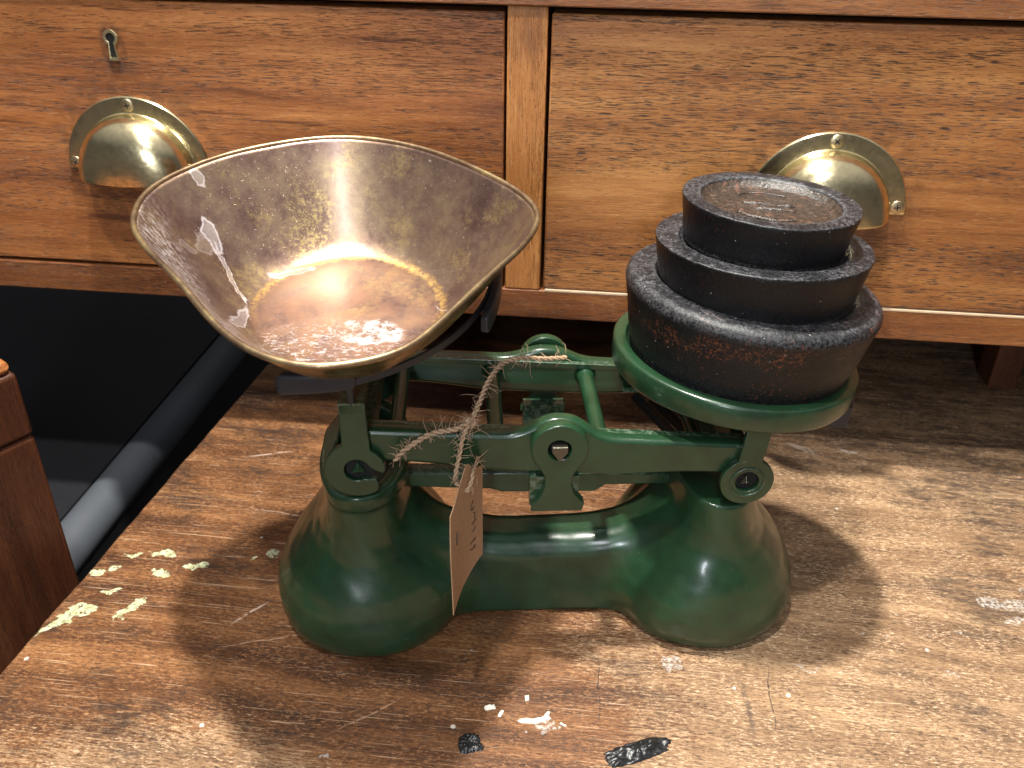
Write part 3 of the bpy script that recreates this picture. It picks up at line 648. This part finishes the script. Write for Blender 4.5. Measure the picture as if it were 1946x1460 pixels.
# --- beam: frame of two rails, tilted a little to the right
TL = R(-3.6)
def rot2(p, c=(.6, 14.2)):
    x, z = p[0]-c[0], p[1]-c[1]; return (c[0]+x*math.cos(TL)-z*math.sin(TL), c[1]+x*math.sin(TL)+z*math.cos(TL))
def rail_outline(hump, w_=1.75):
    t = []
    xs = np.linspace(-9.9, 11.0, 90)
    for x in xs:
        z = 14.72 - .045*max(0, abs(x-.6)-3)*0
        d = (x-.6)/w_; z += hump*math.exp(-abs(d)**2.6)
        t.append(rot2((x, z)))
    b = []
    for x in xs[::-1]:
        z = 12.75 - .42*math.exp(-((x-.6)/6.0)**4)
        b.append(rot2((x, z)))
    return t+b
beam = plate('beam', rail_outline(1.15), [], -4.74, -3.85, G, sk, .24)
me = beam.data
def add_mesh(dst, src):                     # joins a built piece into a part
    bm = bmesh.new(); bm.from_mesh(dst.data); bm.from_mesh(src.data); bm.to_mesh(dst.data); bm.free()
    dst.data.polygons.foreach_set('use_smooth', [True]*len(dst.data.polygons)); dst.data.set_sharp_from_angle(angle=R(35))
    bpy.data.objects.remove(src)
add_mesh(beam, plate('tmp', rail_outline(.72), [], 3.85, 4.74, G, sk, .24))
# thinner web flange on the inside top of each rail
def flange(v0, v1): return plate('tmp', [rot2(p) for p in ((-9.9, 14.70), (11.0, 14.70), (11.0, 14.32), (-9.9, 14.32))], [], v0, v1, G, sk, .06)
add_mesh(beam, flange(-4.1, -3.55)); add_mesh(beam, flange(3.55, 4.1))
bm = bmesh.new()
for x, r, zz in ((-8.2, .42, 13.85), (-2.75, .46, 13.8), (3.05, .48, 13.8), (8.6, .42, 13.8)):
    cx, cz = rot2((x, zz))
    pts = [S(cx, v, cz) for v in (-4.1, -3.9, -3.6, -3.1, 0, 3.1, 3.6, 3.9, 4.1)]
    tube(bm, pts, [r*1.9, r*1.5, r*1.15, r, r, r, r*1.15, r*1.5, r*1.9], 20)
for x in (-9.75, 10.8):
    cx, cz = rot2((x, 13.75)); box(bm, (cx-.35, -4.3, cz-.85), (cx+.35, 4.3, cz+.75), MS)
o2 = finish('tmp', bm, G, sk); add_mesh(beam, o2)

# --- centre hangers: round head with a knife edge, flared foot
def centre_outline(cx, cz, r, wn, wf, zb):
    L_ = arc(cx, cz, r, -42, 222, 30)
    left = [(cx-.92*wn, cz-1.75), (cx-.88*wn, cz-2.3), (cx-wn*1.0, cz-2.75), (cx-wn*1.25, cz-3.2), (cx-wf, cz-3.62), (cx-wf-.05, zb)]
    right = [(cx+wf, zb), (cx+wf+.12, zb+.45), (cx+wf-.10, zb+.75), (cx+wn*1.05, cz-2.85), (cx+.88*wn, cz-2.3), (cx+.92*wn, cz-1.75)]
    return L_ + left + right
def knife_hole(cx, cz, s=1.0): return [(cx-.50*s, cz+.42*s), (cx+.50*s, cz+.42*s), (cx+.64*s, cz+.12*s), (cx+.5*s, cz-.28*s), (cx+.06*s, cz-.86*s), (cx-.06*s, cz-.86*s), (cx-.5*s, cz-.28*s), (cx-.64*s, cz+.12*s)]
for sg, v0, v1, cz in ((-1, -5.5, -4.76, 14.45), (1, 4.9, 5.5, 14.2)):
    cx = .55
    h = plate('centre_hanger', centre_outline(cx, cz, 1.52, .82, 1.38, 10.35), [arc(cx, cz-.02, .62, 0, 345, 23)], v0, v1, G, sk, .07)
    bm = bmesh.new(); box(bm, (cx-1.45, min(v0, v1)+(.55 if sg < 0 else 0), 10.4), (cx+.2, max(v0, v1)+(.0), 12.3), MS)
    if sg < 0:
        bm.free(); bm = bmesh.new(); box(bm, (cx-1.50, -4.98, 10.42), (cx+1.2, -4.1, 12.35), MS)
    else:
        bm.free(); bm = bmesh.new(); box(bm, (cx-1.30, 4.1, 9.2), (cx+1.3, 4.98, 11.3), MS)
    add_mesh(h, finish('tmp', bm, G, sk, bevel=0))
    bm = bmesh.new(); q = .42
    sec = [(-q, .30), (q, .30), (q, -.05), (0, -.62), (-q, -.05)]
    A = [bm.verts.new(S(cx+a_, v0-.22 if sg < 0 else v1+.22, cz+b_)) for a_, b_ in sec]; B = [bm.verts.new(S(cx+a_, v1+.3 if sg < 0 else v0-.3, cz+b_)) for a_, b_ in sec]
    bm.faces.new(A); bm.faces.new(B[::-1])
    for k in range(5): bm.faces.new((A[k], A[(k+1) % 5], B[(k+1) % 5], B[k]))
    finish('knife_edge', bm, M['steel'], h, smooth=False, bevel=.03)
    if sg < 0: front_hanger = h
# flat black disc behind each front hole, painting in a cavity's shade
def cavity(cx, cz, rr, v, parent):
    bm = bmesh.new(); lathe(bm, [(rr, .02), (0, .021)], MS @ Matrix.Translation(Vector((cx, v, cz))) @ Matrix.Rotation(R(90), 4, 'X'), 24)
    finish('hole_shade', bm, M['hole'], parent, smooth=False)
cavity(.55, 14.42, .9, -4.73, front_hanger)
# --- left carrier: open C hook, strut up, cross bar; right carrier: ring, strut, cross bar
def ring_outline(cx, cz, r, hw, zt, lean=0.0):
    a0 = math.degrees(math.acos(hw/r))
    return [(cx+hw+lean, zt)] + [(cx-hw+lean, zt)] + arc(cx, cz, r, 180-a0, 360+a0, 40)
def c_hook(cx, cz, r, ri, hw, zt):
    a0 = math.degrees(math.acos(hw/r))
    # the slot opens to the right, running slightly down
    outer = [(cx+hw, zt), (cx-hw, zt)] + arc(cx, cz, r, 180-a0, 306, 34)
    inner = [(cx+1.12, cz-.98), (cx+.98, cz-.66), (cx+.55, cz-.60), (cx+.30, cz-.58)] + arc(cx, cz, ri, -70, -330, 26) + [(cx+.75, cz+.12), (cx+1.1, cz-.10), (cx+1.38, cz-.22)]
    back = [(cx+1.50, cz-.05), (cx+1.52, cz+.25), (cx+1.38, cz+.68), (cx+1.08, cz+1.05), (cx+.80, cz+1.25)]
    return outer + inner + back
def knife(cx, cz, parent, v0, up_=True, s=1.0):
    bm = bmesh.new(); q = .40*s
    tri = [(-q, -.28*s), (q, -.28*s), (0, .40*s)] if up_ else [(-q, .28*s), (q, .28*s), (0, -.4*s)]
    A = [bm.verts.new(S(cx+a_, v0, cz+b_)) for a_, b_ in tri]; B = [bm.verts.new(S(cx+a_, -3.8, cz+b_)) for a_, b_ in tri]
    tip = bm.verts.new(S(cx, v0-.22, cz-.05))
    bm.faces.new(B[::-1])
    for k in range(3): bm.faces.new((A[k], A[(k+1) % 3], B[(k+1) % 3], B[k])); bm.faces.new((A[k], tip, A[(k+1) % 3]))
    return bm
LX, LZ, RX, RZ = -10.25, 13.2, 11.08, 11.86
lc = plate('pan_carrier', c_hook(LX, LZ-.1, 1.72, .68, .68, 17.25), [], -5.15, -4.78, G, sk, .05)
add_mesh(lc, plate('tmp', ring_outline(LX, LZ-.3, 1.6, .68, 17.25), [arc(LX, LZ-.3, .62, 0, 345, 23)], 4.78, 5.15, G, sk, .05))
bm = bmesh.new(); box(bm, (LX-.68, -5.15, 16.7), (LX+.68, 5.15, 17.3), MS); add_mesh(lc, finish('tmp', bm, G, sk))
bm = knife(LX+.05, LZ-.08, sk, -5.0); finish('knife_edge', bm, G, lc, smooth=False, bevel=.03); cavity(LX, LZ-.1, 1.0, -4.74, lc)
rc = plate('platform_carrier', ring_outline(RX, RZ, 1.50, .68, 15.9, .30), [arc(RX, RZ, .66, 0, 345, 23)], -5.15, -4.78, G, sk, .05)
add_mesh(rc, plate('tmp', ring_outline(RX, RZ, 1.5, .68, 15.9, .2), [arc(RX, RZ, .62, 0, 345, 23)], 4.78, 5.15, G, sk, .05))
bm = bmesh.new(); box(bm, (RX-.55, -5.15, 15.2), (RX+.95, 5.15, 15.55), MS); box(bm, (RX-6.5, -.9, 15.2), (RX+6.3, .9, 15.5), MS)
add_mesh(rc, finish('tmp', bm, G, sk))
# raised inner rim of the ring
bm = bmesh.new(); tube(bm, [S(RX+.92*math.cos(R(t)), -5.15, RZ+.92*math.sin(R(t))) for t in range(0, 360, 10)], .09, 8, closed=True); finish('ring_lip', bm, G, rc)
bm = knife(RX-.02, RZ-.02, sk, -4.95, True, .8); finish('knife_edge', bm, M['steel'], rc, smooth=False, bevel=.02); cavity(RX, RZ, .8, -4.74, rc)
# dark swing stays seen through the beam at the right
for (u0, v0_, z0, u1, v1_, z1) in ((6.2, 3.6, 12.2, 8.2, -3.2, 12.6), (7.3, 3.6, 12.0, 9.3, -3.0, 12.4)):
    bm = bmesh.new(); tube(bm, [S(u0, v0_, z0), S(u1, v1_, z1)], .32, 4, flat=.4); finish('stay_rod', bm, M['black'], sk, smooth=False, bevel=.04)

# --- round platform
PN = Vector((.0855, .0246, 1)).normalized(); PC = Vector((8.24, 46.88, 17.09))
px_ = Vector((1, 0, 0)); px_ = (px_ - PN*px_.dot(PN)).normalized(); py_ = PN.cross(px_)
MP = Matrix((px_, py_, PN)).transposed().to_4x4(); MP.translation = PC
bm = bmesh.new()
lathe(bm, [(0, -.42), (5.9, -.42), (6.18, -.36), (6.28, -.12), (6.34, 0), (6.5, .035), (6.88, .02), (6.98, -.03), (7.03, -.14), (6.98, -1.25), (6.9, -1.38), (6.7, -1.42), (6.5, -1.2), (0, -1.15)], MP, 128, wob=.004)
finish('platform', bm, G, sk, auto=50)
# strip bracket under the platform at the right
bm = bmesh.new()
path = [(5.6, .9, -1.45), (6.9, .9, -1.5), (7.35, .9, -1.55), (7.5, .9, -1.9), (7.5, .9, -2.6)]
def strip(path, w0, th, mtx, axis=(0, 1, 0)):
    bm = bmesh.new(); ax = Vector(axis); rings = []
    P = [Vector(p) for p in path]
    for i, p in enumerate(P):
        t = (P[min(i+1, len(P)-1)]-P[max(i-1, 0)]).normalized(); n_ = t.cross(ax).normalized()
        rings.append([bm.verts.new(mtx @ (p+ax*a_*w0/2+n_*b_*th/2)) for a_, b_ in ((-1,-1), (1,-1), (1,1), (-1,1))])
    for A, B in zip(rings[:-1], rings[1:]):
        for k in range(4): bm.faces.new((A[k], A[(k+1) % 4], B[(k+1) % 4], B[k]))
    bm.faces.new(rings[0]); bm.faces.new(rings[-1][::-1]); return bm
bm.free()
# a horizontal U of flat strip, standing on edge
upth = [(4.6, -1.9, -2.35), (6.2, -2.3, -2.3), (6.75, -2.2, -2.3), (7.05, -1.2, -2.3), (7.15, 0, -2.3), (7.0, 1.2, -2.3), (6.6, 2.0, -2.3), (5.0, 2.0, -2.3)]
bm = strip([tuple(Vector(p)) for p in upth], 1.35, .14, MP, (0, 0, 1)); finish('strip_bracket', bm, M['black'], sk, smooth=False, bevel=.03)

# --- hoop and sleeves that carry the brass pan (tilted like the pan)
TILT = math.atan(.16)
MT = MS @ Matrix.Translation(Vector((-10.6, -.7, 20.6-.16*.7))) @ Matrix.Rotation(TILT, 4, 'X')      # floor centre of the pan
def T(x, y, z): return MT @ Vector((x, y, z))
RH = 7.25
def HP(az, rad, dz=0.0):                    # the hoop leans: higher at the back and at the right
    x, y = rad*math.cos(az), rad*math.sin(az); return MS @ Vector((-10.45+x, -.7+y, 21.35+.16*x+.13*y+dz))
bm = bmesh.new(); rings = []
for k in range(97):
    a_ = R(-106 + 272*k/96)
    rings.append([bm.verts.new(HP(a_, RH+.2+dr, dz-.2)) for dr, dz in ((-.06, -.18), (.08, -.18), (.08, .18), (-.06, .18))])
for A, B in zip(rings[:-1], rings[1:]):
    for j in range(4): bm.faces.new((A[j], A[(j+1) % 4], B[(j+1) % 4], B[j]))
bm.faces.new(rings[0]); bm.faces.new(rings[-1][::-1])
hoop = finish('pan_hoop', bm, M['black'], sk, auto=40)
for vv in (-4.96, 4.96):
    p0 = MS @ Vector((LX, vv, 17.2)); bm = bmesh.new(); az = R(-92 if vv < 0 else 92)
    tube(bm, [p0, MS @ Vector((LX, vv*1.03, 18.6)), HP(az, RH*.93, -.9), HP(az, RH, -.1)], .2, 10); add_mesh(hoop, finish('tmp', bm, M['black'], sk))
for ang, half in ((-97, 14.5), (-8, 21), (80, 17), (160, 16)):
    bm = bmesh.new(); rings = []
    N = 24
    for k in range(N+1):
        a_ = R(ang-half+2*half*k/N); e = min(1, min(k, N-k)/2.0); e = (1-(1-e)**2)**.5*.25+.75
        rr = RH/max(math.cos(a_-R(ang)), .5)*.5 + RH*.5
        rings.append([bm.verts.new(HP(a_, rr+dr*e+(.45 if ang == -8 else 0), dz*e-(.55 if ang == -8 else 0))) for dr, dz in ((-.16, -.5), (.24, -.54), (.34, -.42), (.34, .42), (.24, .54), (-.16, .5))])
    for A, B in zip(rings[:-1], rings[1:]):
        for j in range(6): bm.faces.new((A[j], A[(j+1) % 6], B[(j+1) % 6], B[j]))
    bm.faces.new(rings[0][::-1]); bm.faces.new(rings[-1])
    finish('sleeve', bm, M['rubber'], hoop, bevel=.06, auto=35)

# ================================================================== BRASS PAN
pan = root('scale_pan', tuple(T(0, 0, 0)), 'tarnished brass scoop pan with white residue inside, on the left of the scale', 'pan')
pn_o = T(0, 0, 0)
rim_l = [(-20.64,-1.19,25.81), (-20.42,2.39,26.38), (-17.04,6.12,26.98), (-11.69,8.04,27.29), (-6.78,6.59,27.05), (-2.41,2.61,26.42), (-.69,-.54,25.91), (-1.34,-3.37,25.46), (-3.2,-6.37,24.98),
         (-6.17,-11.11,24.22), (-7.4,-12.3,24.07), (-10.29,-12.95,23.94), (-12.6,-12.13,24.06), (-14.6,-10.25,24.36), (-17.16,-6.63,24.94), (-19.35,-3.8,25.41)]
MTi = MT.inverted(); pts = []
for p in rim_l:
    q = MTi @ (MS @ Vector(p)); pts.append((math.atan2(q.y, q.x), math.hypot(q.x, q.y), q.z))
HR = float(np.mean([p[2] for p in pts]))
xy = [(p[1]*math.cos(p[0]), p[1]*math.sin(p[0]), 0) for p in pts]
dense = smooth_line(xy[-2:]+xy+xy[:2], 12)
pts = sorted((math.atan2(p.y, p.x), math.hypot(p.x, p.y)) for p in dense[12:-12])
an = np.array([p[0] for p in pts]); ra = np.array([p[1] for p in pts])
NA = 180; th = np.linspace(-math.pi, math.pi, NA, endpoint=False)
r_ = np.interp(th, np.concatenate([an-2*math.pi, an, an+2*math.pi]), np.tile(ra, 3))
ker = np.exp(-np.linspace(-2, 2, 13)**2); ker /= ker.sum()
r_ = np.convolve(np.concatenate([r_[-30:], r_, r_[:30]]), ker, 'same')[30:-30]
R0 = 5.15; TT = [k/7*.98 for k in range(7)] + [1.0]
def prof_pt(rr, s):                          # s 0..1 floor, 1..2 wall
    if s <= 1: return rr*0 + (R0-.5)*s, 0.0
    t = s-1
    bl = min(1, t/.16); z0 = .0
    rad = (R0-.5) + (rr-R0+.5)*(t**.84)
    z = HR*(t**1.13) if t > .0 else 0
    z = HR*t*(1+.10*math.sin(math.pi*t)) - (1-bl)**2*0.0
    z = HR*(math.sqrt(t*t+.04)-.2)/(math.sqrt(1.04)-.2)
    return rad, z
svals = [k/8 for k in range(1, 9)] + [1+.01, 1.025, 1.045, 1.07, 1.1, 1.135] + [1.135+.865*k/24 for k in range(1, 25)]
bm = bmesh.new()
def shell(off):
    cen = bm.verts.new(T(0, 0, off)); rings = []
    for s in svals:
        ring = []
        for k in range(NA):
            rad, z = prof_pt(r_[k], s)
            dn = .004*0
            p = Vector((math.cos(th[k])*(rad-off*(.75*min(1, max(0, s-1)*8))), math.sin(th[k])*(rad-off*(.75*min(1, max(0, s-1)*8))), z+off*(1-.34*min(1, max(0, s-1)*8))))
            p += Vector((0, 0, .05*pnoise(p*.35)))
            ring.append(bm.verts.new(T(*p)))
        rings.append(ring)
    return cen, rings
ci, ri_ = shell(.045); co_, ro_ = shell(-.045)
def skin(cen, rings, mi, flip):
    for k in range(NA):
        k2 = (k+1) % NA; f = bm.faces.new((cen, rings[0][k], rings[0][k2])); f.material_index = mi
        for A, B in zip(rings[:-1], rings[1:]):
            f = bm.faces.new((A[k], A[k2], B[k2], B[k])); f.material_index = mi
skin(ci, ri_, 0, False); skin(co_, ro_, 1, True)
for k in range(NA):
    k2 = (k+1) % NA; f = bm.faces.new((ri_[-1][k], ri_[-1][k2], ro_[-1][k2], ro_[-1][k])); f.material_index = 1
bowl = finish('bowl', bm, [M['pan_in'], M['pan_out']], pan)
bm = bmesh.new(); tube(bm, [T(math.cos(th[k])*(r_[k]+.06), math.sin(th[k])*(r_[k]+.06), HR-.02) for k in range(NA)], .155, 12, closed=True)
n = NT('rolled_rim_brass'); v = n.noi(n.P, .5, 6, .7)
rimm = n.fin(n.ramp(v, [(.35, (.16, .095, .055)), (.52, (.28, .19, .11)), (.68, (.46, .34, .16))]), n.ma('ADD', .25, n.ma('MULTIPLY', n.noi(n.P, 3, 5, .7), .25)), n.bump(n.noi(n.P, 3, 4), .02, .5), metal=.85)
finish('rolled_rim', bm, rimm, pan)

# ================================================================== IRON WEIGHTS
def weight(label, top_c, nrm, H, rb, rt_, rec, floor, rnd, mat, seed, recess_mat=None, wob=.006):
    zz = Vector((*nrm, 1)).normalized(); xx = Vector((1, 0, 0)); xx = (xx-zz*xx.dot(zz)).normalized(); yy = zz.cross(xx)
    Mw = Matrix((xx, yy, zz)).transposed().to_4x4(); Mw.translation = Vector(top_c)-zz*H
    o = root('iron_weight', tuple(Mw @ Vector((0, 0, 0))), label, 'weight', 'stack of iron weights on the platform')
    bm = bmesh.new(); prof = [(0, 0), (rb-.35, 0), (rb-.1, .06), (rb, .25)]
    for k in range(1, 9):
        t = k/9; prof.append((rb+(rt_-rb)*t, .25+(H-rnd-.25)*t))
    for k in range(0, 7):
        a_ = math.pi/2*k/6; prof.append((rt_-rnd*(1-math.cos(a_)), H-rnd+rnd*math.sin(a_)))
    nb = len(prof)
    prof += [(rec+.7, H+.0), (rec+.30, H+.01), (rec+.12, H-.03), (rec, H-.14), (rec-.16, H-floor+.08), (rec-.4, H-floor), (rec*.55, H-floor)]
    prof += [(rec*.3, H-floor+.03), (0, H-floor+.05)]
    lathe(bm, prof, Mw, 160, mat=lambda i: 1 if i >= nb+3 else 0, wob=wob)
    og = origin(o)
    for v_ in bm.verts:
        p = v_.co; v_.co = p + PN*.035*pnoise(p*1.7+Vector((seed, 0, 0))) + Vector((1, 0, 0))*.02*pnoise(p*3+Vector((0, seed, 0)))
    finish('body', bm, [mat, recess_mat or mat], o, auto=55)
    return o, Mw, H
weight('largest rough iron weight with orange rust flecks, lowest of the stack', tuple(PC+PN*4.28+Vector((.15, .05, 0))), (.0855, .0246), 4.68, 6.25, 7.08, 5.45, .42, .62, M['iron_rough'], 1.0)
weight('middle black iron weight with steeply sloping sides, between the largest and the smallest weight', (8.79, 46.60, 23.88), (.025, .038), 2.95, 5.22, 5.76, 4.45, .38, .08, M['iron_mid'], 4.0)
o3, Mw, H3 = weight('smallest black iron weight with a rusty dished top, topmost of the stack', (8.91, 46.84, 26.12), (.045, .012), 2.56, 4.28, 4.66, 3.62, .50, .08, M['iron_top'], 9.0, M['recess'])
# worn raised casting in the dish: two curved ridges and a blurred block
bm = bmesh.new()
for rr, a0, a1, rad in ((2.15, 215, 300, .14), (2.3, 60, 130, .10)):
    P_ = [Mw @ Vector((rr*math.cos(R(t)), rr*math.sin(R(t)), H3-.50+.05*pnoise(Vector((t*.05, rr, 0))))) for t in np.linspace(a0, a1, 40)]
    tube(bm, P_, [rad*(.7+.6*abs(pnoise(Vector((k*.35, rr, 2))))+.1) for k in range(40)], 8)
for (x, y, l) in ((-.5, .35, .9), (.2, -.45, 1.1), (.9, .3, .5)):
    P_ = [Mw @ Vector((x-l+2*l*t, y+.12*pnoise(Vector((t*4, x, 1))), H3-.50)) for t in np.linspace(0, 1, 14)]
    tube(bm, P_, [.10+.08*math.sin(math.pi*k/13) for k in range(14)], 8)
finish('worn_casting_marks', bm, M['recess'], o3)

# ================================================================== PRICE TAG
tg = root('price_tag', tuple(S(-4.3, -6, 14.8)), 'small brown card price tag tied with jute twine to the front of the scale', 'tag')
tR = S(-3.58, -4.98, 0); tL = S(-5.06, -9.46, 0); td = (tL-tR).normalized(); tn = Vector((td.y, -td.x, 0))
def TP(s, z, off=0.0): return tR + td*s + Vector((0, 0, z)) + tn*(off + .22*math.sin(s/5.2*math.pi)*((15-z)/8)**1.2 - .0)
# sn: side that faces the camera
sgn = 1 if tn.dot(Vector((0, 0, 41.5))-TP(2, 10)) > 0 else -1
outl = [(0, 7.0), (0, 10), (.03, 13.2), (1.0, 13.75), (1.9, 14.4), (2.35, 14.95), (2.85, 15.0), (3.3, 14.75), (3.8, 14.45), (4.5, 13.92), (5.1, 13.75), (5.27, 13.5), (5.33, 12), (5.35, 10.1), (5.1, 8.4), (4.9, 7.05), (2.5, 7.02)]
hole = arc(2.45, 14.2, .22, 0, 340, 11)
bm = bmesh.new()
cols_ = 22
def zlo(s): return 7.0 + .05*s/4.9
so = np.array([0, 1.0, 1.9, 2.35, 2.85, 3.3, 3.8, 4.5, 5.1]); zo = np.array([13.2, 13.75, 14.4, 14.95, 15.0, 14.75, 14.45, 13.92, 13.7])
gr = []
for i in range(cols_+1):
    col = []
    for j in range(25):
        s_ = i/cols_*5.1; z0, z1 = zlo(s_), float(np.interp(s_, so, zo)); z_ = z0+(z1-z0)*j/24
        s2 = s_ + (.25*(s_/5.1)*math.exp(-((z_-11.5)/3.2)**2))
        col.append((s2, z_))
    gr.append(col)
for off in (.0, .045):
    vs = [[bm.verts.new(TP(s_, z_, off*sgn)) for s_, z_ in col] for col in gr]
    for i in range(cols_):
        for j in range(24): bm.faces.new((vs[i][j], vs[i+1][j], vs[i+1][j+1], vs[i][j+1]))
    if off == 0: v0s = vs
rimA = [v0s[i][0] for i in range(cols_+1)]+[v0s[cols_][j] for j in range(1, 25)]+[v0s[i][24] for i in range(cols_-1, -1, -1)]+[v0s[0][j] for j in range(23, 0, -1)]
rimB = [vs[i][0] for i in range(cols_+1)]+[vs[cols_][j] for j in range(1, 25)]+[vs[i][24] for i in range(cols_-1, -1, -1)]+[vs[0][j] for j in range(23, 0, -1)]
for k in range(len(rimA)): bm.faces.new((rimA[k], rimA[(k+1) % len(rimA)], rimB[(k+1) % len(rimA)], rimB[k]))
card = finish('card', bm, M['card'], tg, auto=40)
# pen marks, written down the card
bm = bmesh.new()
def stroke(p, r=.022): tube(bm, [TP(s_, z_, sgn*.06) for s_, z_ in p], r, 6)
stroke([(1.55, 11.95), (1.85, 11.85), (1.95, 11.6), (1.7, 11.4), (1.45, 11.5)]); stroke([(1.5, 11.1), (1.25, 10.9), (1.3, 10.6)])
stroke([(1.75, 10.5), (1.45, 10.3), (1.2, 10.45), (1.0, 10.25)]); stroke([(1.65, 9.9), (1.35, 9.75), (1.15, 9.9)])
stroke([(1.9, 9.2), (1.05, 9.0)]); stroke([(1.9, 8.8), (1.5, 8.5), (1.2, 8.6), (1.15, 8.35)]); finish('pen_writing', bm, M['ink'], card); bm = bmesh.new()
stroke([(4.35, 12.0), (4.3, 11.75), (4.38, 11.6), (4.32, 11.4), (4.36, 11.2)], .04)
finish('pen_mark', bm, M['ink'], card)
# twine: two plies twisted round a path, with loose fibres
def twine(path, r=.17, n=7, fib=60, seed=0, parent=tg, bm=None):
    P_ = smooth_line(path, n); own = bm is None; bm = bm or bmesh.new(); rnd = random.Random(seed)
    L_ = [0]
    for a_, b_ in zip(P_[:-1], P_[1:]): L_.append(L_[-1]+(b_-a_).length)
    tot = L_[-1]; N = max(12, int(tot/.05)); Q = []
    for k in range(N+1):
        d = tot*k/N; i = max(j for j in range(len(L_)) if L_[j] <= d+1e-9); i = min(i, len(P_)-2)
        t = (d-L_[i])/max(L_[i+1]-L_[i], 1e-6); Q.append(P_[i].lerp(P_[i+1], t))
    fr = []; prev = None
    for k, q in enumerate(Q):
        t = (Q[min(k+1, N)]-Q[max(k-1, 0)]).normalized()
        if prev is None: prev = t.orthogonal().normalized()
        nr = (prev-t*prev.dot(t)).normalized(); prev = nr; fr.append((nr, t.cross(nr)))
    for ph in (0, math.pi):
        pp = []
        for k, q in enumerate(Q):
            a_ = ph + tot*k/N/.62*2*math.pi*.8; nr, bi = fr[k]
            pp.append(q + (nr*math.cos(a_)+bi*math.sin(a_))*r*.52)
        tube(bm, pp, [r*.54*(1+.18*pnoise(Vector((k*.4, ph, seed)))) for k in range(len(pp))], 7)
    for _ in range(fib):
        k = rnd.randint(0, N); q = Q[k]; nr, bi = fr[k]; a_ = rnd.uniform(0, 6.28); d = nr*math.cos(a_)+bi*math.sin(a_)
        t = nr.cross(bi); ln = rnd.choice((.3, .45, .6, 1.0))*rnd.uniform(.6, 1.2); d2 = (d+t*rnd.uniform(-1.2, 1.2)).normalized(); cv = Vector((rnd.uniform(-1, 1), rnd.uniform(-1, 1), rnd.uniform(-1, .4)))*.35
        tube(bm, [q+d*r*.6, q+d*r+d2*ln*.4+cv*ln*.1, q+d*r+d2*ln*.75+cv*ln*.4, q+d*r+d2*ln*.9+cv*ln], [.016, .014, .011, .006], 4)
    return bm
kn = S(-4.15, -4.35, 15.55)
bm = twine([kn, S(-4.9, -4.9, 15.5), S(-6.2, -5.1, 15.35), S(-7.3, -5.35, 14.8), S(-7.9, -5.45, 14.3), S(-8.15, -5.5, 13.95)], .15, fib=70, seed=1)
twine([kn, S(-3.7, -3.4, 16.0), S(-3.1, -1.6, 16.5), S(-2.2, 0, 16.7), S(-1.0, .9, 16.5), S(.3, 1.5, 16.1), S(1.55, 2.0, 15.9)], .15, fib=90, seed=2, bm=bm)
hole_p = TP(2.5, 14.25, sgn*.1)
twine([kn, S(-4.55, -5.1, 15.1), S(-4.75, -5.3, 14.2), S(-4.95, -5.5, 13.2), S(-5.0, -5.7, 12.75), S(-4.85, -6.2, 12.85)], .13, fib=60, seed=3, bm=bm)
twine([TP(2.95, 13.55, sgn*.12), TP(2.5, 13.9, sgn*.25), TP(1.9, 14.15, sgn*.18), S(-3.75, -4.98, 13.7)], .11, fib=24, seed=4, bm=bm)
rk = [kn+Vector((.22*math.sin(t*2.1)+.1*math.cos(t*5), .2*math.cos(t*1.7), .2*math.sin(t*2.9))) for t in np.linspace(0, 6, 16)]
twine(rk, .12, 3, 70, 5, bm=bm)
finish('twine', bm, M['twine'], tg)

for o in list(bpy.data.objects):
    if '_o' in o: del o['_o']
